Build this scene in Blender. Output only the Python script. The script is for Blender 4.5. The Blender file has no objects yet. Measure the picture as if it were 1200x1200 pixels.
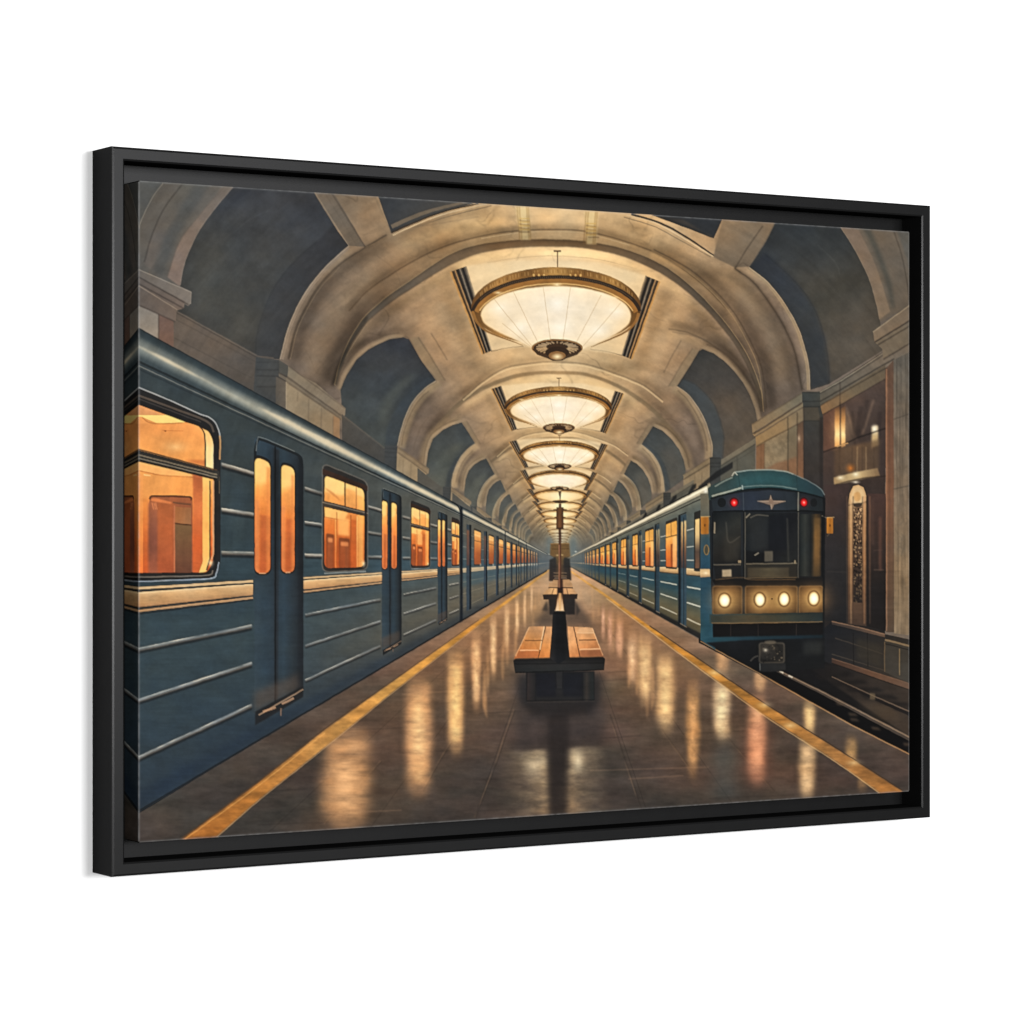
import math
import numpy as np

# ---------------------------------------------------------------- the print on the canvas
# The picture is worked out as plain mathematics (filled outlines, strokes, gradients, noise) on a drawing
# sheet and then carried by the canvas mesh as one colour per point of its fine surface grid.
S = 2.0
SX, SY, SW, SH = 150.0, 206.0, 926.0, 790.0          # drawing sheet: origin and size in drawing units
RW, RH = int(SW * S), int(SH * S)
IMG = np.zeros((RH, RW, 3), np.float32)
RNG = np.random.default_rng(7)


def crop(ox, oy, s):
    return lambda *pts: [(ox + x / s, oy + y / s) for x, y in pts]


A = crop(130, 200, 4); B = crop(430, 200, 4); D = crop(730, 200, 3.4286); E = crop(140, 380, 5)
F = crop(140, 600, 5); G = crop(140, 780, 5); H5 = crop(340, 500, 5); I4 = crop(340, 700, 4)
J = crop(560, 560, 6); K = crop(580, 680, 6); M = crop(780, 530, 6); N = crop(820, 660, 4.8)
O = crop(920, 420, 6.6667); P = crop(920, 580, 6.6667); Q = crop(660, 700, 4); R = crop(520, 220, 4.6154)
T = crop(560, 420, 6); U = crop(400, 380, 6); V = crop(720, 380, 6)
L1 = crop(500, 560, 7.5); R1 = crop(660, 560, 6.6667); C1 = crop(600, 590, 10.909)
W1 = crop(140, 450, 8.5714); W2 = crop(140, 560, 8.5714); W3 = crop(360, 530, 8.5714)
P1 = crop(880, 440, 8.5714); P2 = crop(280, 380, 8.5714)
Z0 = crop(0, 0, 1)


def spline(pts, n=10, closed=False):
    """Catmull-Rom curve through the points."""
    p = np.array(pts, float)
    if len(p) < 3:
        return [tuple(q) for q in p]
    if closed:
        p = np.vstack([p[-1], p, p[0], p[1]])
    else:
        p = np.vstack([2 * p[0] - p[1], p, 2 * p[-1] - p[-2]])
    out = []
    for i in range(1, len(p) - 2):
        a, b, c, d = p[i - 1], p[i], p[i + 1], p[i + 2]
        for k in range(n):
            t = k / n
            out.append(tuple(0.5 * (2 * b + (c - a) * t + (2 * a - 5 * b + 4 * c - d) * t * t + (3 * b - 3 * c + d - a) * t ** 3)))
    if not closed:
        out.append(tuple(p[-2]))
    return out


def box_blur(m, r, axis):
    r = int(r)
    if r < 1:
        return m
    pad = [(0, 0)] * m.ndim
    pad[axis] = (r + 1, r)
    c = np.cumsum(np.pad(m, pad, mode='edge'), axis=axis, dtype=np.float64)
    n = m.shape[axis]
    hi = np.take(c, np.arange(2 * r + 1, 2 * r + 1 + n), axis=axis)
    lo = np.take(c, np.arange(0, n), axis=axis)
    return ((hi - lo) / (2 * r + 1)).astype(np.float32)


def blur2(m, sx, sy=None):
    sy = sx if sy is None else sy
    for _ in range(2):
        m = box_blur(m, round(sx * 1.22), 1)
        m = box_blur(m, round(sy * 1.22), 0)
    return m


SUB = 4


def coverage(polys, soft=0.0, softy=None):
    """Anti-aliased coverage of closed outlines -> (y0, x0, mask) or None."""
    softy = soft if softy is None else softy
    ps = [(np.array(p, float) - (SX, SY)) * S for p in polys]
    al = np.vstack(ps)
    mx, my = int(3.2 * soft * S) + 2, int(3.2 * softy * S) + 2
    x0, y0 = np.floor(al.min(0)).astype(int) - (mx, my)
    x1, y1 = np.ceil(al.max(0)).astype(int) + (mx, my)
    x0, y0, x1, y1 = max(x0, -60), max(y0, -60), min(x1, RW + 60), min(y1, RH + 60)
    if x1 <= x0 or y1 <= y0:
        return None
    w, h = x1 - x0, y1 - y0
    acc = np.zeros((h * SUB, w + 2), np.float32)
    ys = (np.arange(h * SUB) + 0.5) / SUB + y0
    for p in ps:
        a, b = p, np.roll(p, -1, 0)
        for (ax, ay), (bx, by) in zip(a, b):
            if ay == by:
                continue
            lo, hi, sg = (ay, by, 1.0) if ay < by else (by, ay, -1.0)
            i0 = max(0, int(math.ceil((lo - y0) * SUB - 0.5))); i1 = min(h * SUB, int(math.ceil((hi - y0) * SUB - 0.5)))
            if i1 <= i0:
                continue
            yy = ys[i0:i1]
            xx = np.clip(ax + (yy - ay) * (bx - ax) / (by - ay) - x0, 0, w)
            fl = np.floor(xx).astype(int); fr = (xx - fl).astype(np.float32)
            r = np.arange(i0, i1)
            acc[r, fl] += sg * (1 - fr)
            acc[r, fl + 1] += sg * fr
    m = np.clip(np.abs(np.cumsum(acc, axis=1)[:, :w]), 0, 1)
    m = m.reshape(h, SUB, w).mean(1)
    if soft > 0 or softy > 0:
        m = blur2(m, soft * S, softy * S)
    return y0, x0, m


def clipbox(y0, x0, m):
    h, w = m.shape
    a, b, c, d = max(0, -y0), max(0, -x0), min(h, RH - y0), min(w, RW - x0)
    if c <= a or d <= b:
        return None
    return y0 + a, x0 + b, m[a:c, b:d]


def grid(y0, x0, m):
    h, w = m.shape
    yy, xx = np.mgrid[y0:y0 + h, x0:x0 + w].astype(np.float32)
    return xx / S + SX, yy / S + SY


def colour(col, xx, yy):
    if callable(col):
        c = col(xx, yy)
        return c if c.ndim == 3 else c[..., None]
    return np.array(col, np.float32) / 255.0


def put(cov, col, a=1.0, mode='mix', clip=None):
    if cov is None:
        return
    cov = clipbox(*cov)
    if cov is None:
        return
    y0, x0, m = cov
    h, w = m.shape
    if clip is not None:
        m = m * clip[y0:y0 + h, x0:x0 + w]
    xx, yy = grid(y0, x0, m)
    if callable(a):
        m = m * a(xx, yy)
    else:
        m = m * a
    c = colour(col, xx, yy)
    dst = IMG[y0:y0 + h, x0:x0 + w]
    m = m[..., None]
    if mode == 'mix':
        dst += (c - dst) * m
    elif mode == 'add':
        dst += c * m
    elif mode == 'mul':
        dst *= 1 + (c - 1) * m
    elif mode == 'screen':
        dst += (1 - dst) * c * m


def fill(pts, col, a=1.0, soft=0.0, softy=None, mode='mix', clip=None):
    put(coverage([pts], soft, softy), col, a, mode, clip)


def clipmask(*polys, soft=0.0):
    full = np.zeros((RH, RW), np.float32)
    c = clipbox(*coverage(list(polys), soft))
    full[c[0]:c[0] + c[2].shape[0], c[1]:c[1] + c[2].shape[1]] = c[2]
    return full


def ribbon(pts, w0, w1=None):
    p = np.array(pts, float)
    w1 = w0 if w1 is None else w1
    d = np.gradient(p, axis=0)
    d /= np.maximum(np.hypot(d[:, 0], d[:, 1])[:, None], 1e-6)
    nrm = np.stack([-d[:, 1], d[:, 0]], 1)
    w = np.linspace(w0, w1, len(p))[:, None] / 2
    return [tuple(q) for q in np.vstack([p + nrm * w, (p - nrm * w)[::-1]])]


LINE = [1.0, 0.0]                               # how firmly thin dark lines are drawn, and their softness


def line(pts, w, col, a=1.0, w1=None, soft=0.0, curve=True, mode='mix', clip=None):
    if LINE[0] < 1 and w <= 2 and not callable(col) and sum(col) < 330 and not callable(a):
        a, soft = a * LINE[0], max(soft, LINE[1])
    p = spline(pts) if curve and len(pts) > 2 else pts
    fill(ribbon(p, w, w1), col, a, soft, mode=mode, clip=clip)


def taper(pts, w, col, a=1.0, soft=0.0, mode='mix', clip=None, peak=.5):
    """a stroke that swells and dies away again"""
    p = np.array(spline(pts) if len(pts) > 2 else [tuple(np.array(pts[0]) + (np.array(pts[1]) - np.array(pts[0])) * k) for k in np.linspace(0, 1, 16)], float)
    d = np.gradient(p, axis=0)
    d /= np.maximum(np.hypot(d[:, 0], d[:, 1])[:, None], 1e-6)
    nrm = np.stack([-d[:, 1], d[:, 0]], 1)
    k = np.linspace(0, 1, len(p))
    prof = np.where(k < peak, k / peak, (1 - k) / (1 - peak)) ** .7
    q = prof[:, None] * w / 2
    fill([tuple(v) for v in np.vstack([p + nrm * q, (p - nrm * q)[::-1]])], col, a, soft, mode=mode, clip=clip)


def ell(cx, cy, rx, ry, n=48, a0=0, a1=360):
    return [(cx + rx * math.cos(math.radians(t)), cy + ry * math.sin(math.radians(t))) for t in np.linspace(a0, a1, n, endpoint=(a1 - a0) < 360)]


def stops(t, cols, pos=None):
    c = np.array(cols, np.float32) / 255.0
    pos = np.linspace(0, 1, len(c)) if pos is None else pos
    return np.stack([np.interp(t, pos, c[:, k]) for k in range(3)], -1).astype(np.float32)


def lg(p0, p1, *cols, pos=None):
    (ax, ay), (bx, by) = p0, p1
    L = (bx - ax) ** 2 + (by - ay) ** 2
    return lambda xx, yy: stops(np.clip(((xx - ax) * (bx - ax) + (yy - ay) * (by - ay)) / L, 0, 1), cols, pos)


def rg(cx, cy, rx, ry, *cols, pos=None):
    return lambda xx, yy: stops(np.clip(np.hypot((xx - cx) / rx, (yy - cy) / ry), 0, 1), cols, pos)


def glow(cx, cy, rx, ry, col, a=1.0, mode='screen', clip=None, p=2.0):
    f = lambda xx, yy: np.clip(1 - np.hypot((xx - cx) / rx, (yy - cy) / ry), 0, 1) ** p
    fill([(cx - rx, cy - ry), (cx + rx, cy - ry), (cx + rx, cy + ry), (cx - rx, cy + ry)], col, lambda x, y: f(x, y) * a, mode=mode, clip=clip)


LAT = RNG.random((256, 256)).astype(np.float32)


def vnoise(u, v):
    iu, iv = np.floor(u).astype(int), np.floor(v).astype(int)
    fu, fv = u - iu, v - iv
    fu, fv = fu * fu * (3 - 2 * fu), fv * fv * (3 - 2 * fv)
    i0, i1, j0, j1 = iu & 255, (iu + 1) & 255, iv & 255, (iv + 1) & 255
    return (LAT[j0, i0] * (1 - fu) + LAT[j0, i1] * fu) * (1 - fv) + (LAT[j1, i0] * (1 - fu) + LAT[j1, i1] * fu) * fv


def fbm(u, v, octv=4, seed=0):
    s, a, tot = 0, 1.0, 0
    u, v = u + 37.3 * seed, v + 19.7 * seed
    for k in range(octv):
        s = s + a * vnoise(u, v); tot += a
        u, v, a = u * 2.03 + 11.1, v * 2.03 + 5.7, a * 0.55
    return s / tot - 0.5


def tint(fn, f):
    return lambda xx, yy: colour(fn, xx, yy) * np.array(f, np.float32)


# ------------------------------------------------ flat sheet <-> canvas plane (a plane-to-plane projective map)
CX0, CX1, CH0, CH1, CMID = 162.0, 1065.5, 776.0, 658.0, 601.0


def to_sheet(p, q):
    """canvas fractions (p to the right, q downwards) -> drawing units"""
    t = p * CH0 / ((1 - p) * CH1 + p * CH0)
    h = CH0 + (CH1 - CH0) * t
    return CX0 + (CX1 - CX0) * t, CMID + (q - 0.5) * h


def to_canvas(x, y):
    t = (x - CX0) / (CX1 - CX0)
    p = t * CH1 / (CH0 * (1 - t) + t * CH1)
    return p, 0.5 + (y - CMID) / (CH0 + (CH1 - CH0) * t)


def recede(pts, r, vp, vq=0.5836):
    """the same outline further down the hall: shrunk towards the vanishing point in the canvas plane"""
    out = []
    for x, y in pts:
        p, q = to_canvas(x, y)
        out.append(to_sheet(vp + (p - vp) * r, vq + (q - vq) * r))
    return out

# ================================================================ the painted station hall
VX, VY = 657.0, 660.0


def vault(xx, yy):
    """plaster of the vault: warm near the lamps along the crown, dull and grey towards the springings"""
    up = np.maximum(VY - yy, 1.0)
    rho = np.abs(xx - VX) / up
    rr = np.hypot(xx - VX, VY - yy)
    near = stops(np.clip(rho / 1.7, 0, 1), [(226, 192, 144), (210, 173, 124), (166, 135, 101), (124, 105, 88), (113, 98, 85), (108, 95, 83)],
                 [0, .14, .32, .5, .75, 1])
    far = stops(np.clip(rho / 1.7, 0, 1), [(222, 186, 126), (188, 154, 108), (150, 126, 94), (126, 109, 88), (112, 101, 86), (102, 96, 86)],
                [0, .2, .38, .6, .8, 1])
    outer = stops(np.clip(rho / 1.2, 0, 1), [(206, 174, 126), (140, 116, 88), (104, 93, 80), (88, 82, 75)], [0, .3, .62, 1])
    k = np.clip((rr - 40) / 150, 0, 1)[..., None]
    c = far + (near - far) * k
    k = np.clip((rr - 385) / 150, 0, 1)[..., None]
    c = c + (outer - c) * k
    n = fbm(xx / 46, yy / 26, 5, 1) * 0.26 + fbm(xx / 11, yy / 9, 3, 3) * 0.07
    wx, wy = xx + 26 * fbm(xx / 30, yy / 30, 3, 7), yy + 26 * fbm(xx / 30, yy / 30, 3, 8)
    vein = np.exp(-(fbm(wx / 60, wy / 38, 3, 9) / .016) ** 2) * np.clip(fbm(xx / 50, yy / 50, 2, 6) * 3 + .35, 0, 1)
    n = n - .09 * vein
    return np.clip(c * (1 + n[..., None]) , 0, 1)


def niche_col(c0, c1, c2, p0, p1, seed=0, amp=.12):
    g = lg(p0, p1, c0, c1, c2)
    return lambda xx, yy: g(xx, yy) * (1 + amp * fbm(xx / 22, yy / 26, 4, seed)[..., None] * 2)


DK = (46, 41, 38)


def off(pts, d):
    p = np.array(spline(pts) if len(pts) > 2 else pts, float)
    g = np.gradient(p, axis=0)
    g /= np.maximum(np.hypot(g[:, 0], g[:, 1])[:, None], 1e-6)
    return [tuple(q) for q in p + np.stack([-g[:, 1], g[:, 0]], 1) * d]


def shade(pts, w, f=.7, d=0.0, soft=None):
    """broad soft brush along a moulding: f < 1 darkens, f > 1 lightens"""
    q = off(pts, d)
    c = 255 * np.array((f, f * (.985 if f < 1 else 1), f * (.965 if f < 1 else .97)))
    fill(ribbon(q, w * .75, w * .75), tuple(c), 1, soft or w * .3, mode='mul')


def vaults():
    fill(Z0((100, 190), (1100, 190), (1100, 800), (100, 800)), vault)
    # dim both flanks
    # ---------------- nearest bay, left: big arch bands
    fill(A((100, 40), (600, 40), (480, 190), (410, 290), (350, 420), (320, 560), (100, 480)), lg((165, 260), (240, 260), (92, 87, 80), (98, 92, 84)))
    fill(A((100, 40), (245, 60), (200, 130), (150, 220), (130, 290), (100, 330)), (84, 84, 81))
    b2 = spline(A((332, 60), (250, 180), (190, 310), (155, 440)))
    fill(spline(A((440, 60), (330, 240), (265, 370), (215, 500))) + b2[::-1], lg((180, 290), (230, 230), (100, 92, 84), (92, 88, 80)), soft=1)
    fill(spline(A((400, 60), (290, 240), (230, 370), (190, 480))) + spline(A((470, 60), (350, 250), (290, 370), (240, 500)))[::-1], (80, 80, 77), .8, soft=2.2)
    fill(spline(A((530, 70), (400, 230), (320, 340), (262, 505))) + spline(A((572, 80), (480, 190), (410, 290), (350, 420), (322, 550)))[::-1],
         lg((215, 330), (270, 225), (124, 106, 94), (106, 96, 86)), soft=.5)
    line(A((243, 65), (195, 130), (145, 230), (128, 280)), 1.0, (128, 120, 108), .8)
    line(A((332, 70), (250, 180), (190, 310), (155, 435)), 1.3, (58, 54, 50), .9)
    line(A((530, 80), (400, 230), (320, 340), (262, 505)), .9, (84, 76, 68), .7)
    # niche of the nearest bay
    na = spline(A((572, 78), (480, 190), (410, 290), (350, 420), (322, 550))) + A((300, 640), (300, 680), (680, 880), (790, 890)) \
        + spline(A((790, 890), (830, 740), (900, 590), (1000, 460), (1112, 358))) + A((1060, 290), (940, 95))
    fill(na, niche_col((58, 60, 64), (66, 67, 66), (64, 63, 61), (330, 225), (245, 400), 5))
    cm = clipmask(na)
    soff = spline(A((672, 880), (690, 740), (760, 560), (860, 430), (1000, 300), (1060, 240))) + A((1112, 358)) + spline(A((1112, 358), (1000, 460), (900, 590), (830, 740), (790, 890)))
    fill(soff, lg((400, 290), (300, 420), (53, 54, 57), (57, 58, 60), (62, 63, 64)), .85, soft=1.2, clip=cm)
    line(A((672, 880), (690, 740), (760, 560), (860, 430), (960, 340)), 1.4, (50, 52, 54), .8, clip=cm)
    line(A((560, 330), (470, 470), (430, 640)), 12, (84, 84, 78), .25, soft=6, clip=cm)
    fill(A((322, 400), (420, 380), (700, 640), (690, 880), (300, 690)), (84, 82, 72), .35, soft=14, clip=cm)
    line(A((570, 300), (640, 240), (740, 190)), 1, (96, 100, 104), .25, soft=.4, clip=cm)
    line(A((500, 210), (590, 120), (650, 90)), 8, (52, 56, 64), .4, soft=4, clip=cm)
    line(A((572, 80), (480, 190), (410, 290), (350, 420), (323, 540)), .9, (140, 124, 110), .6)
    # straight rib on the right of the niche + cap
    fill(A((945, 90), (1030, 90), (1190, 362), (1112, 358)), lg((366, 228), (418, 290), (112, 100, 86), (104, 92, 78)))
    line(A((945, 95), (1112, 358)), 1, (132, 118, 100), .7, curve=False)
    line(A((1025, 100), (1115, 245), (1190, 365)), 1.5, (82, 70, 58), .9, curve=False)
    line(A((1000, 110), (1110, 290), (1150, 360)), .8, (86, 76, 64), .5, curve=False)
    # ------------------ nearest bay, right
    rn = D((605, 200), (560, 300), (503, 390)) + spline(D((503, 390), (580, 450), (650, 540), (700, 630), (730, 720), (745, 800), (750, 885))) \
        + D((825, 862), (1042, 725)) + spline(D((1032, 610), (1015, 530), (985, 430), (930, 320), (865, 220)))
    fill(rn, niche_col((54, 57, 59), (68, 65, 58), (82, 74, 64), (900, 285), (990, 440), 9))
    cm = clipmask(rn)
    fill(D((505, 388), (570, 330), (700, 460), (770, 560), (810, 680), (828, 800), (828, 862), (748, 885), (745, 800), (730, 720), (700, 630), (650, 540), (580, 450)),
         lg((880, 314), (960, 440), (50, 53, 58), (56, 60, 64), (54, 57, 59)), .92, soft=1.5, clip=cm)
    line(D((560, 330), (690, 450), (768, 560), (808, 680), (826, 800), (826, 865)), 1.2, (44, 46, 50), .7, clip=cm)
    fill(D((560, 200), (880, 200), (960, 380), (800, 330), (620, 300)), (44, 50, 54), .55, soft=12, clip=cm)
    fill(D((860, 560), (980, 520), (1040, 700), (850, 840)), (94, 84, 72), .5, soft=12, clip=cm)
    line(D((780, 300), (850, 370), (870, 420)), .8, (96, 98, 92), .35, soft=.3, clip=cm)
    line(D((700, 620), (850, 480), (960, 470)), 16, (54, 54, 50), .3, soft=7, clip=cm)
    # rib left of it
    fill(D((400, 195), (610, 210), (565, 300), (505, 388), (445, 392), (360, 350)), lg((850, 260), (880, 310), (140, 118, 92), (112, 96, 78)), soft=.6)
    line(D((605, 215), (560, 300), (505, 388)), .9, (100, 88, 72), .9)
    line(D((560, 225), (500, 310), (447, 395)), 1.4, (74, 62, 50), .9)
    line(D((503, 390), (480, 372), (445, 395), (470, 412)), .9, (80, 66, 54), .8, curve=False)
    # arch 0 right bands
    fill(spline(D((865, 220), (930, 320), (985, 430), (1015, 530), (1032, 610))) + D((1160, 540), (1160, 200)), lg((1000, 300), (1062, 300), (104, 92, 78), (100, 90, 78)))
    fill(spline(D((868, 220), (930, 320), (985, 430), (1015, 530), (1030, 600))) + spline(D((1072, 570), (1040, 460), (1000, 350), (945, 240)))[::-1][::-1],
         lg((995, 280), (1040, 370), (118, 100, 84), (124, 106, 86)), soft=.5)
    fill(spline(D((960, 230), (1010, 330), (1050, 440), (1082, 560))) + spline(D((1090, 550), (1075, 450), (1040, 350), (995, 240))), (76, 75, 68), .85, soft=1.6)
    line(D((1085, 240), (1118, 340), (1140, 450), (1150, 530)), 1.2, (62, 54, 46), .8)
    fill(D((1095, 230), (1160, 230), (1160, 420), (1130, 330)), (88, 86, 80), .7, soft=1)
    line(D((870, 225), (930, 320), (985, 430), (1015, 530), (1030, 600)), .9, (134, 116, 96), .6)
    # ------------------ cap of the nearest bay: sky panels top centre
    fill(B((40, 100), (520, 150), (380, 190), (250, 235), (112, 300)), lg((460, 240), (540, 250), (62, 64, 66), (84, 80, 74)))
    line(B((112, 268), (230, 215), (340, 180), (470, 150)), 5, (120, 104, 84), .8, w1=3)
    line(B((110, 296), (230, 243), (360, 195), (520, 158)), 2.2, (70, 60, 50), .95, w1=1.4)
    line(B((118, 308), (240, 252), (370, 205), (560, 160)), 1.6, (216, 190, 150), .9, w1=1.2)
    line(B((124, 322), (240, 268), (370, 222), (580, 168)), 1.2, (150, 126, 96), .8)
    line(B((35, 130), (112, 300)), 1.2, (120, 104, 84), .9, curve=False)
    fill(D((70, 165), (400, 190), (362, 275)), lg((760, 256), (840, 270), (58, 56, 54), (52, 56, 60)))
    fill(D((180, 196), (240, 200), (362, 275), (352, 262)), (80, 70, 60), .7, soft=.8)
    line(D((30, 178), (150, 215), (260, 275), (362, 345)), 2.6, (66, 56, 48), .9, w1=2)
    line(D((10, 182), (120, 210), (230, 268), (360, 348)), 1.4, (212, 184, 142), .8)
    line(D((0, 190), (120, 226), (230, 284), (350, 350)), 1.2, (140, 118, 90), .8)
    fill(D((365, 275), (405, 195), (400, 280), (375, 340)), (128, 108, 84), .5, soft=1)


def arch(i):
    """one transverse arch and the bay behind it (0 = big one in front, 1.. further down)"""
    pass


def big_arch():
    lowL = Z0((410, 420), (418, 404), (430, 385), (450, 361), (480, 335), (530, 307), (580, 291), (620, 286), (655, 286.5), (705, 292), (730, 297))
    low = lowL + Z0((774, 316.7), (817.5, 348.7), (852.5, 386.7), (876, 421.7), (890.4, 456.7), (895, 486))
    # face between outer edge and low edge: slightly lighter thin mouldings
    outerL = A((800, 890), (838, 740), (905, 596), (1004, 466), (1112, 366))
    line(outerL, 3.4, (128, 112, 96), .9)
    line(A((790, 890), (830, 740), (900, 590), (1000, 460), (1112, 358)), 1.1, (160, 142, 120), .8)
    line(A((828, 890), (868, 735), (958, 565), (1060, 452), (1188, 366), (1290, 305)), 1.5, (72, 62, 52), .9)
    line(A((838, 890), (878, 735), (968, 570), (1068, 458)), 1, (160, 140, 114), .5)
    line(A((1188, 366), (1320, 306), (1500, 240)), 1.0, (150, 124, 92), .5)
    # face cross shading left / right
    fill(spline(A((870, 900), (905, 735), (990, 580), (1080, 470), (1190, 380))) + spline(A((1200, 690), (1110, 830), (1060, 930), (1035, 1010))), (120, 101, 82), .45, soft=5)
    glow(402, 352, 55, 60, (150, 124, 96), .35, 'mix')
    # moulding at low edge, left
    line(A((1046, 1012), (1070, 935), (1120, 840), (1205, 708)), 1.6, (166, 144, 112), .6, w1=.3)
    # light line in the middle of the front band
    line(Z0((408, 366), (430, 342), (455, 324.5), (480, 309), (510, 294), (540, 283.5), (575, 275.5), (606.7, 271.5), (650, 270), (687, 272.5), (736.7, 285.5), (780, 304), (820, 332), (850, 362)), 1.2, (88, 66, 46), .85)
    shade(Z0((408, 366), (430, 342), (455, 324.5), (480, 309), (510, 294), (540, 283.5), (575, 275.5), (606.7, 271.5), (650, 270), (687, 272.5), (736.7, 285.5), (780, 304), (820, 332), (850, 362)), 7, .84, -3)
    line(Z0((563, 280.5), (606.7, 274), (650, 272.5), (687, 275), (736.7, 288)), 1.2, (240, 214, 168), .5)
    # dark bronze under-edge
    up = Z0((391, 452), (397, 428), (404, 409), (415, 388.5), (428.5, 370), (453, 348.5), (478, 331), (503, 313.5), (528, 298), (555, 288.5), (583, 284), (615, 281.5), (655, 281.5), (693, 284.5), (737, 294.5), (780, 314), (817.5, 344), (852.5, 383), (876, 419), (890.4, 456), (894, 484))
    dn = Z0((393, 452), (400, 431), (407, 412), (418, 393), (432, 376), (457, 355.5), (482, 339), (507, 323), (532, 309), (557, 299), (584, 293.5), (615, 290.5), (655, 290), (693, 293), (737, 304), (780, 325), (815, 352), (849, 389), (872, 424), (886, 460), (890, 484))
    fill(spline(up) + spline(dn)[::-1], lambda xx, yy: stops(np.clip((xx - 430) / 460, 0, 1), [(96, 88, 78), (106, 92, 76), (124, 94, 62), (120, 90, 58), (112, 90, 66), (92, 80, 66), (98, 84, 68)]), .95, soft=.5)
    line(up, 1.0, (206, 174, 126), .5)
    line(dn, 1.4, (74, 60, 46), .55)
    # warm light spilling under the edge
    line([(x, y + 5) for x, y in dn[8:15]], 6, (244, 208, 150), .35, soft=2.5)
    # second pale moulding inside
    line(Z0((570, 309), (610, 303), (650, 301), (700, 305), (745, 316)), .8, (176, 146, 106), .5)
    # plain gold brackets on the crown
    for x, y0, y1, t in ((612, 243, 282, 1), (693, 249, 287, -1)):
        fill([(x - 9, y0), (x + 7, y0), (x + 7 + 2 * t, y1), (x - 5 + 2 * t, y1)], (232, 206, 150), .8, soft=.8)
        for k in (-7, -4.5, 4, 6):
            line([(x + k, y0), (x + k + 3 * t, y1)], 1.1, (160, 112, 54), .8, curve=False)
        for k in range(7):
            yy = y0 + 14 + k * 2.2
            line([(x - 6 + t * 1.5, yy), (x + 6 + t * 1.5, yy + (k % 2) * 1.6)], 1.3, (150, 104, 46) if k % 2 else (226, 184, 104), .75, curve=False)
        line([(x - 5, y0 + 30), (x + 8, y0 + 30)], 1.2, (92, 62, 34), .7, curve=False)
    # right-hand mouldings of the big arch
    line(D((445, 395), (520, 450), (590, 540), (650, 640), (690, 740), (718, 890)), 1.3, (84, 70, 56), .9)
    line(D((500, 392), (575, 455), (643, 545), (692, 632), (722, 722), (738, 800), (742, 885)), 3, (140, 120, 94), .8)
    line(D((503, 392), (580, 452), (650, 542), (700, 632), (730, 722), (745, 800), (749, 885)), 1.0, (172, 148, 116), .7)
    fill(spline(D((330, 420), (440, 520), (520, 640), (560, 740), (590, 860))) + spline(D((690, 800), (650, 660), (580, 550), (500, 460), (440, 420))), (124, 102, 78), .4, soft=6)
    line(D((120, 320), (250, 390), (350, 470), (440, 570), (510, 690), (555, 800), (575, 960)), 1.5, (88, 72, 56), .8)
    line(D((110, 326), (240, 398), (340, 478), (430, 578), (500, 698), (543, 805), (562, 960)), 1.2, (176, 148, 110), .5)
    line(D((180, 640), (260, 655), (350, 700), (430, 770), (490, 860), (530, 960)), 1.5, (100, 82, 62), .75)
    # soft modelling of the mouldings
    lipL = A((800, 890), (838, 740), (905, 596), (1004, 466), (1112, 366))
    in2 = A((828, 890), (868, 735), (958, 565), (1060, 452), (1188, 366), (1290, 305))
    shade(lipL, 7, 1.12, 4); shade(in2, 14, .74, 8); shade(in2, 5, .82, 1)
    in3 = A((1035, 1012), (1060, 930), (1110, 830), (1200, 690))
    shade(in3, 16, .80, -9); shade(in3, 8, 1.12, 5); shade(in3, 4, .7, 0)
    shade(A((940, 1000), (960, 880), (1030, 720), (1120, 600), (1240, 500)), 26, 1.10)
    shade(up, 13, .78, -7); shade(up, 5, .8, -1); shade(up, 26, .88, -16)
    shade(dn, 9, 1.10, 8); shade(dn[1:9], 12, .76, 8); shade(dn[-5:], 12, .74, 9)
    r1 = D((445, 395), (520, 450), (590, 540), (650, 640), (690, 740), (718, 890))
    r2 = D((503, 390), (580, 450), (650, 540), (700, 630), (730, 720), (745, 800), (750, 885))
    shade(r1, 16, .74, 8); shade(r1, 4, .75, 0); shade(r2, 5, 1.15, 4)
    shade(D((400, 400), (500, 500), (580, 620), (630, 740), (660, 880)), 24, 1.10)
    r3 = D((120, 320), (250, 390), (350, 470), (440, 570), (510, 690), (555, 800), (575, 960))
    shade(r3, 12, .76, -7); shade(r3, 7, 1.12, 5)
    r4 = D((180, 640), (260, 655), (350, 700), (430, 770), (490, 860), (530, 960))
    shade(r4, 10, .76, -6); shade(r4, 10, 1.1, 6)
    shade(A((1085, 935), (1140, 860), (1200, 825), (1290, 800)), 9, .76, -5)
    shade(B((112, 296), (230, 243), (360, 195), (560, 150)), 14, .82, 8)
    shade(B((0, 560), (120, 440), (250, 370), (420, 300)), 22, .88); shade(B((150, 360), (300, 300), (450, 265), (620, 250)), 18, 1.08)
    # patina on the soffit beside the lamp
    for x, y, rx, ry, f in ((470, 400, 40, 30, .82), (450, 350, 30, 26, .86), (820, 400, 34, 40, .84), (505, 385, 26, 30, 1.12), (790, 370, 24, 26, 1.10), (560, 430, 30, 12, .86), (740, 432, 34, 10, .86), (840, 320, 34, 24, .84), (585, 262, 26, 8, 1.1), (640, 255, 22, 8, 1.08), (540, 268, 26, 10, .84), (745, 268, 20, 8, .84)):
        k = 255 * np.array((f, f * .985, f * .96))
        glow(x, y, rx, ry, tuple(k), 1, 'mul', p=1.2)
    # thin surface veins
    for pts in (((440, 300), (462, 318), (470, 340)), ((350, 400), (362, 420), (372, 440), (384, 430)), ((800, 345), (830, 360), (842, 372)),
                ((915, 360), (925, 400), (922, 440)), ((480, 268), (520, 262), (560, 255)), ((745, 350), (765, 372), (780, 378))):
        line(Z0(*pts), .8, (98, 82, 66), .45, soft=.4)


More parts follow.
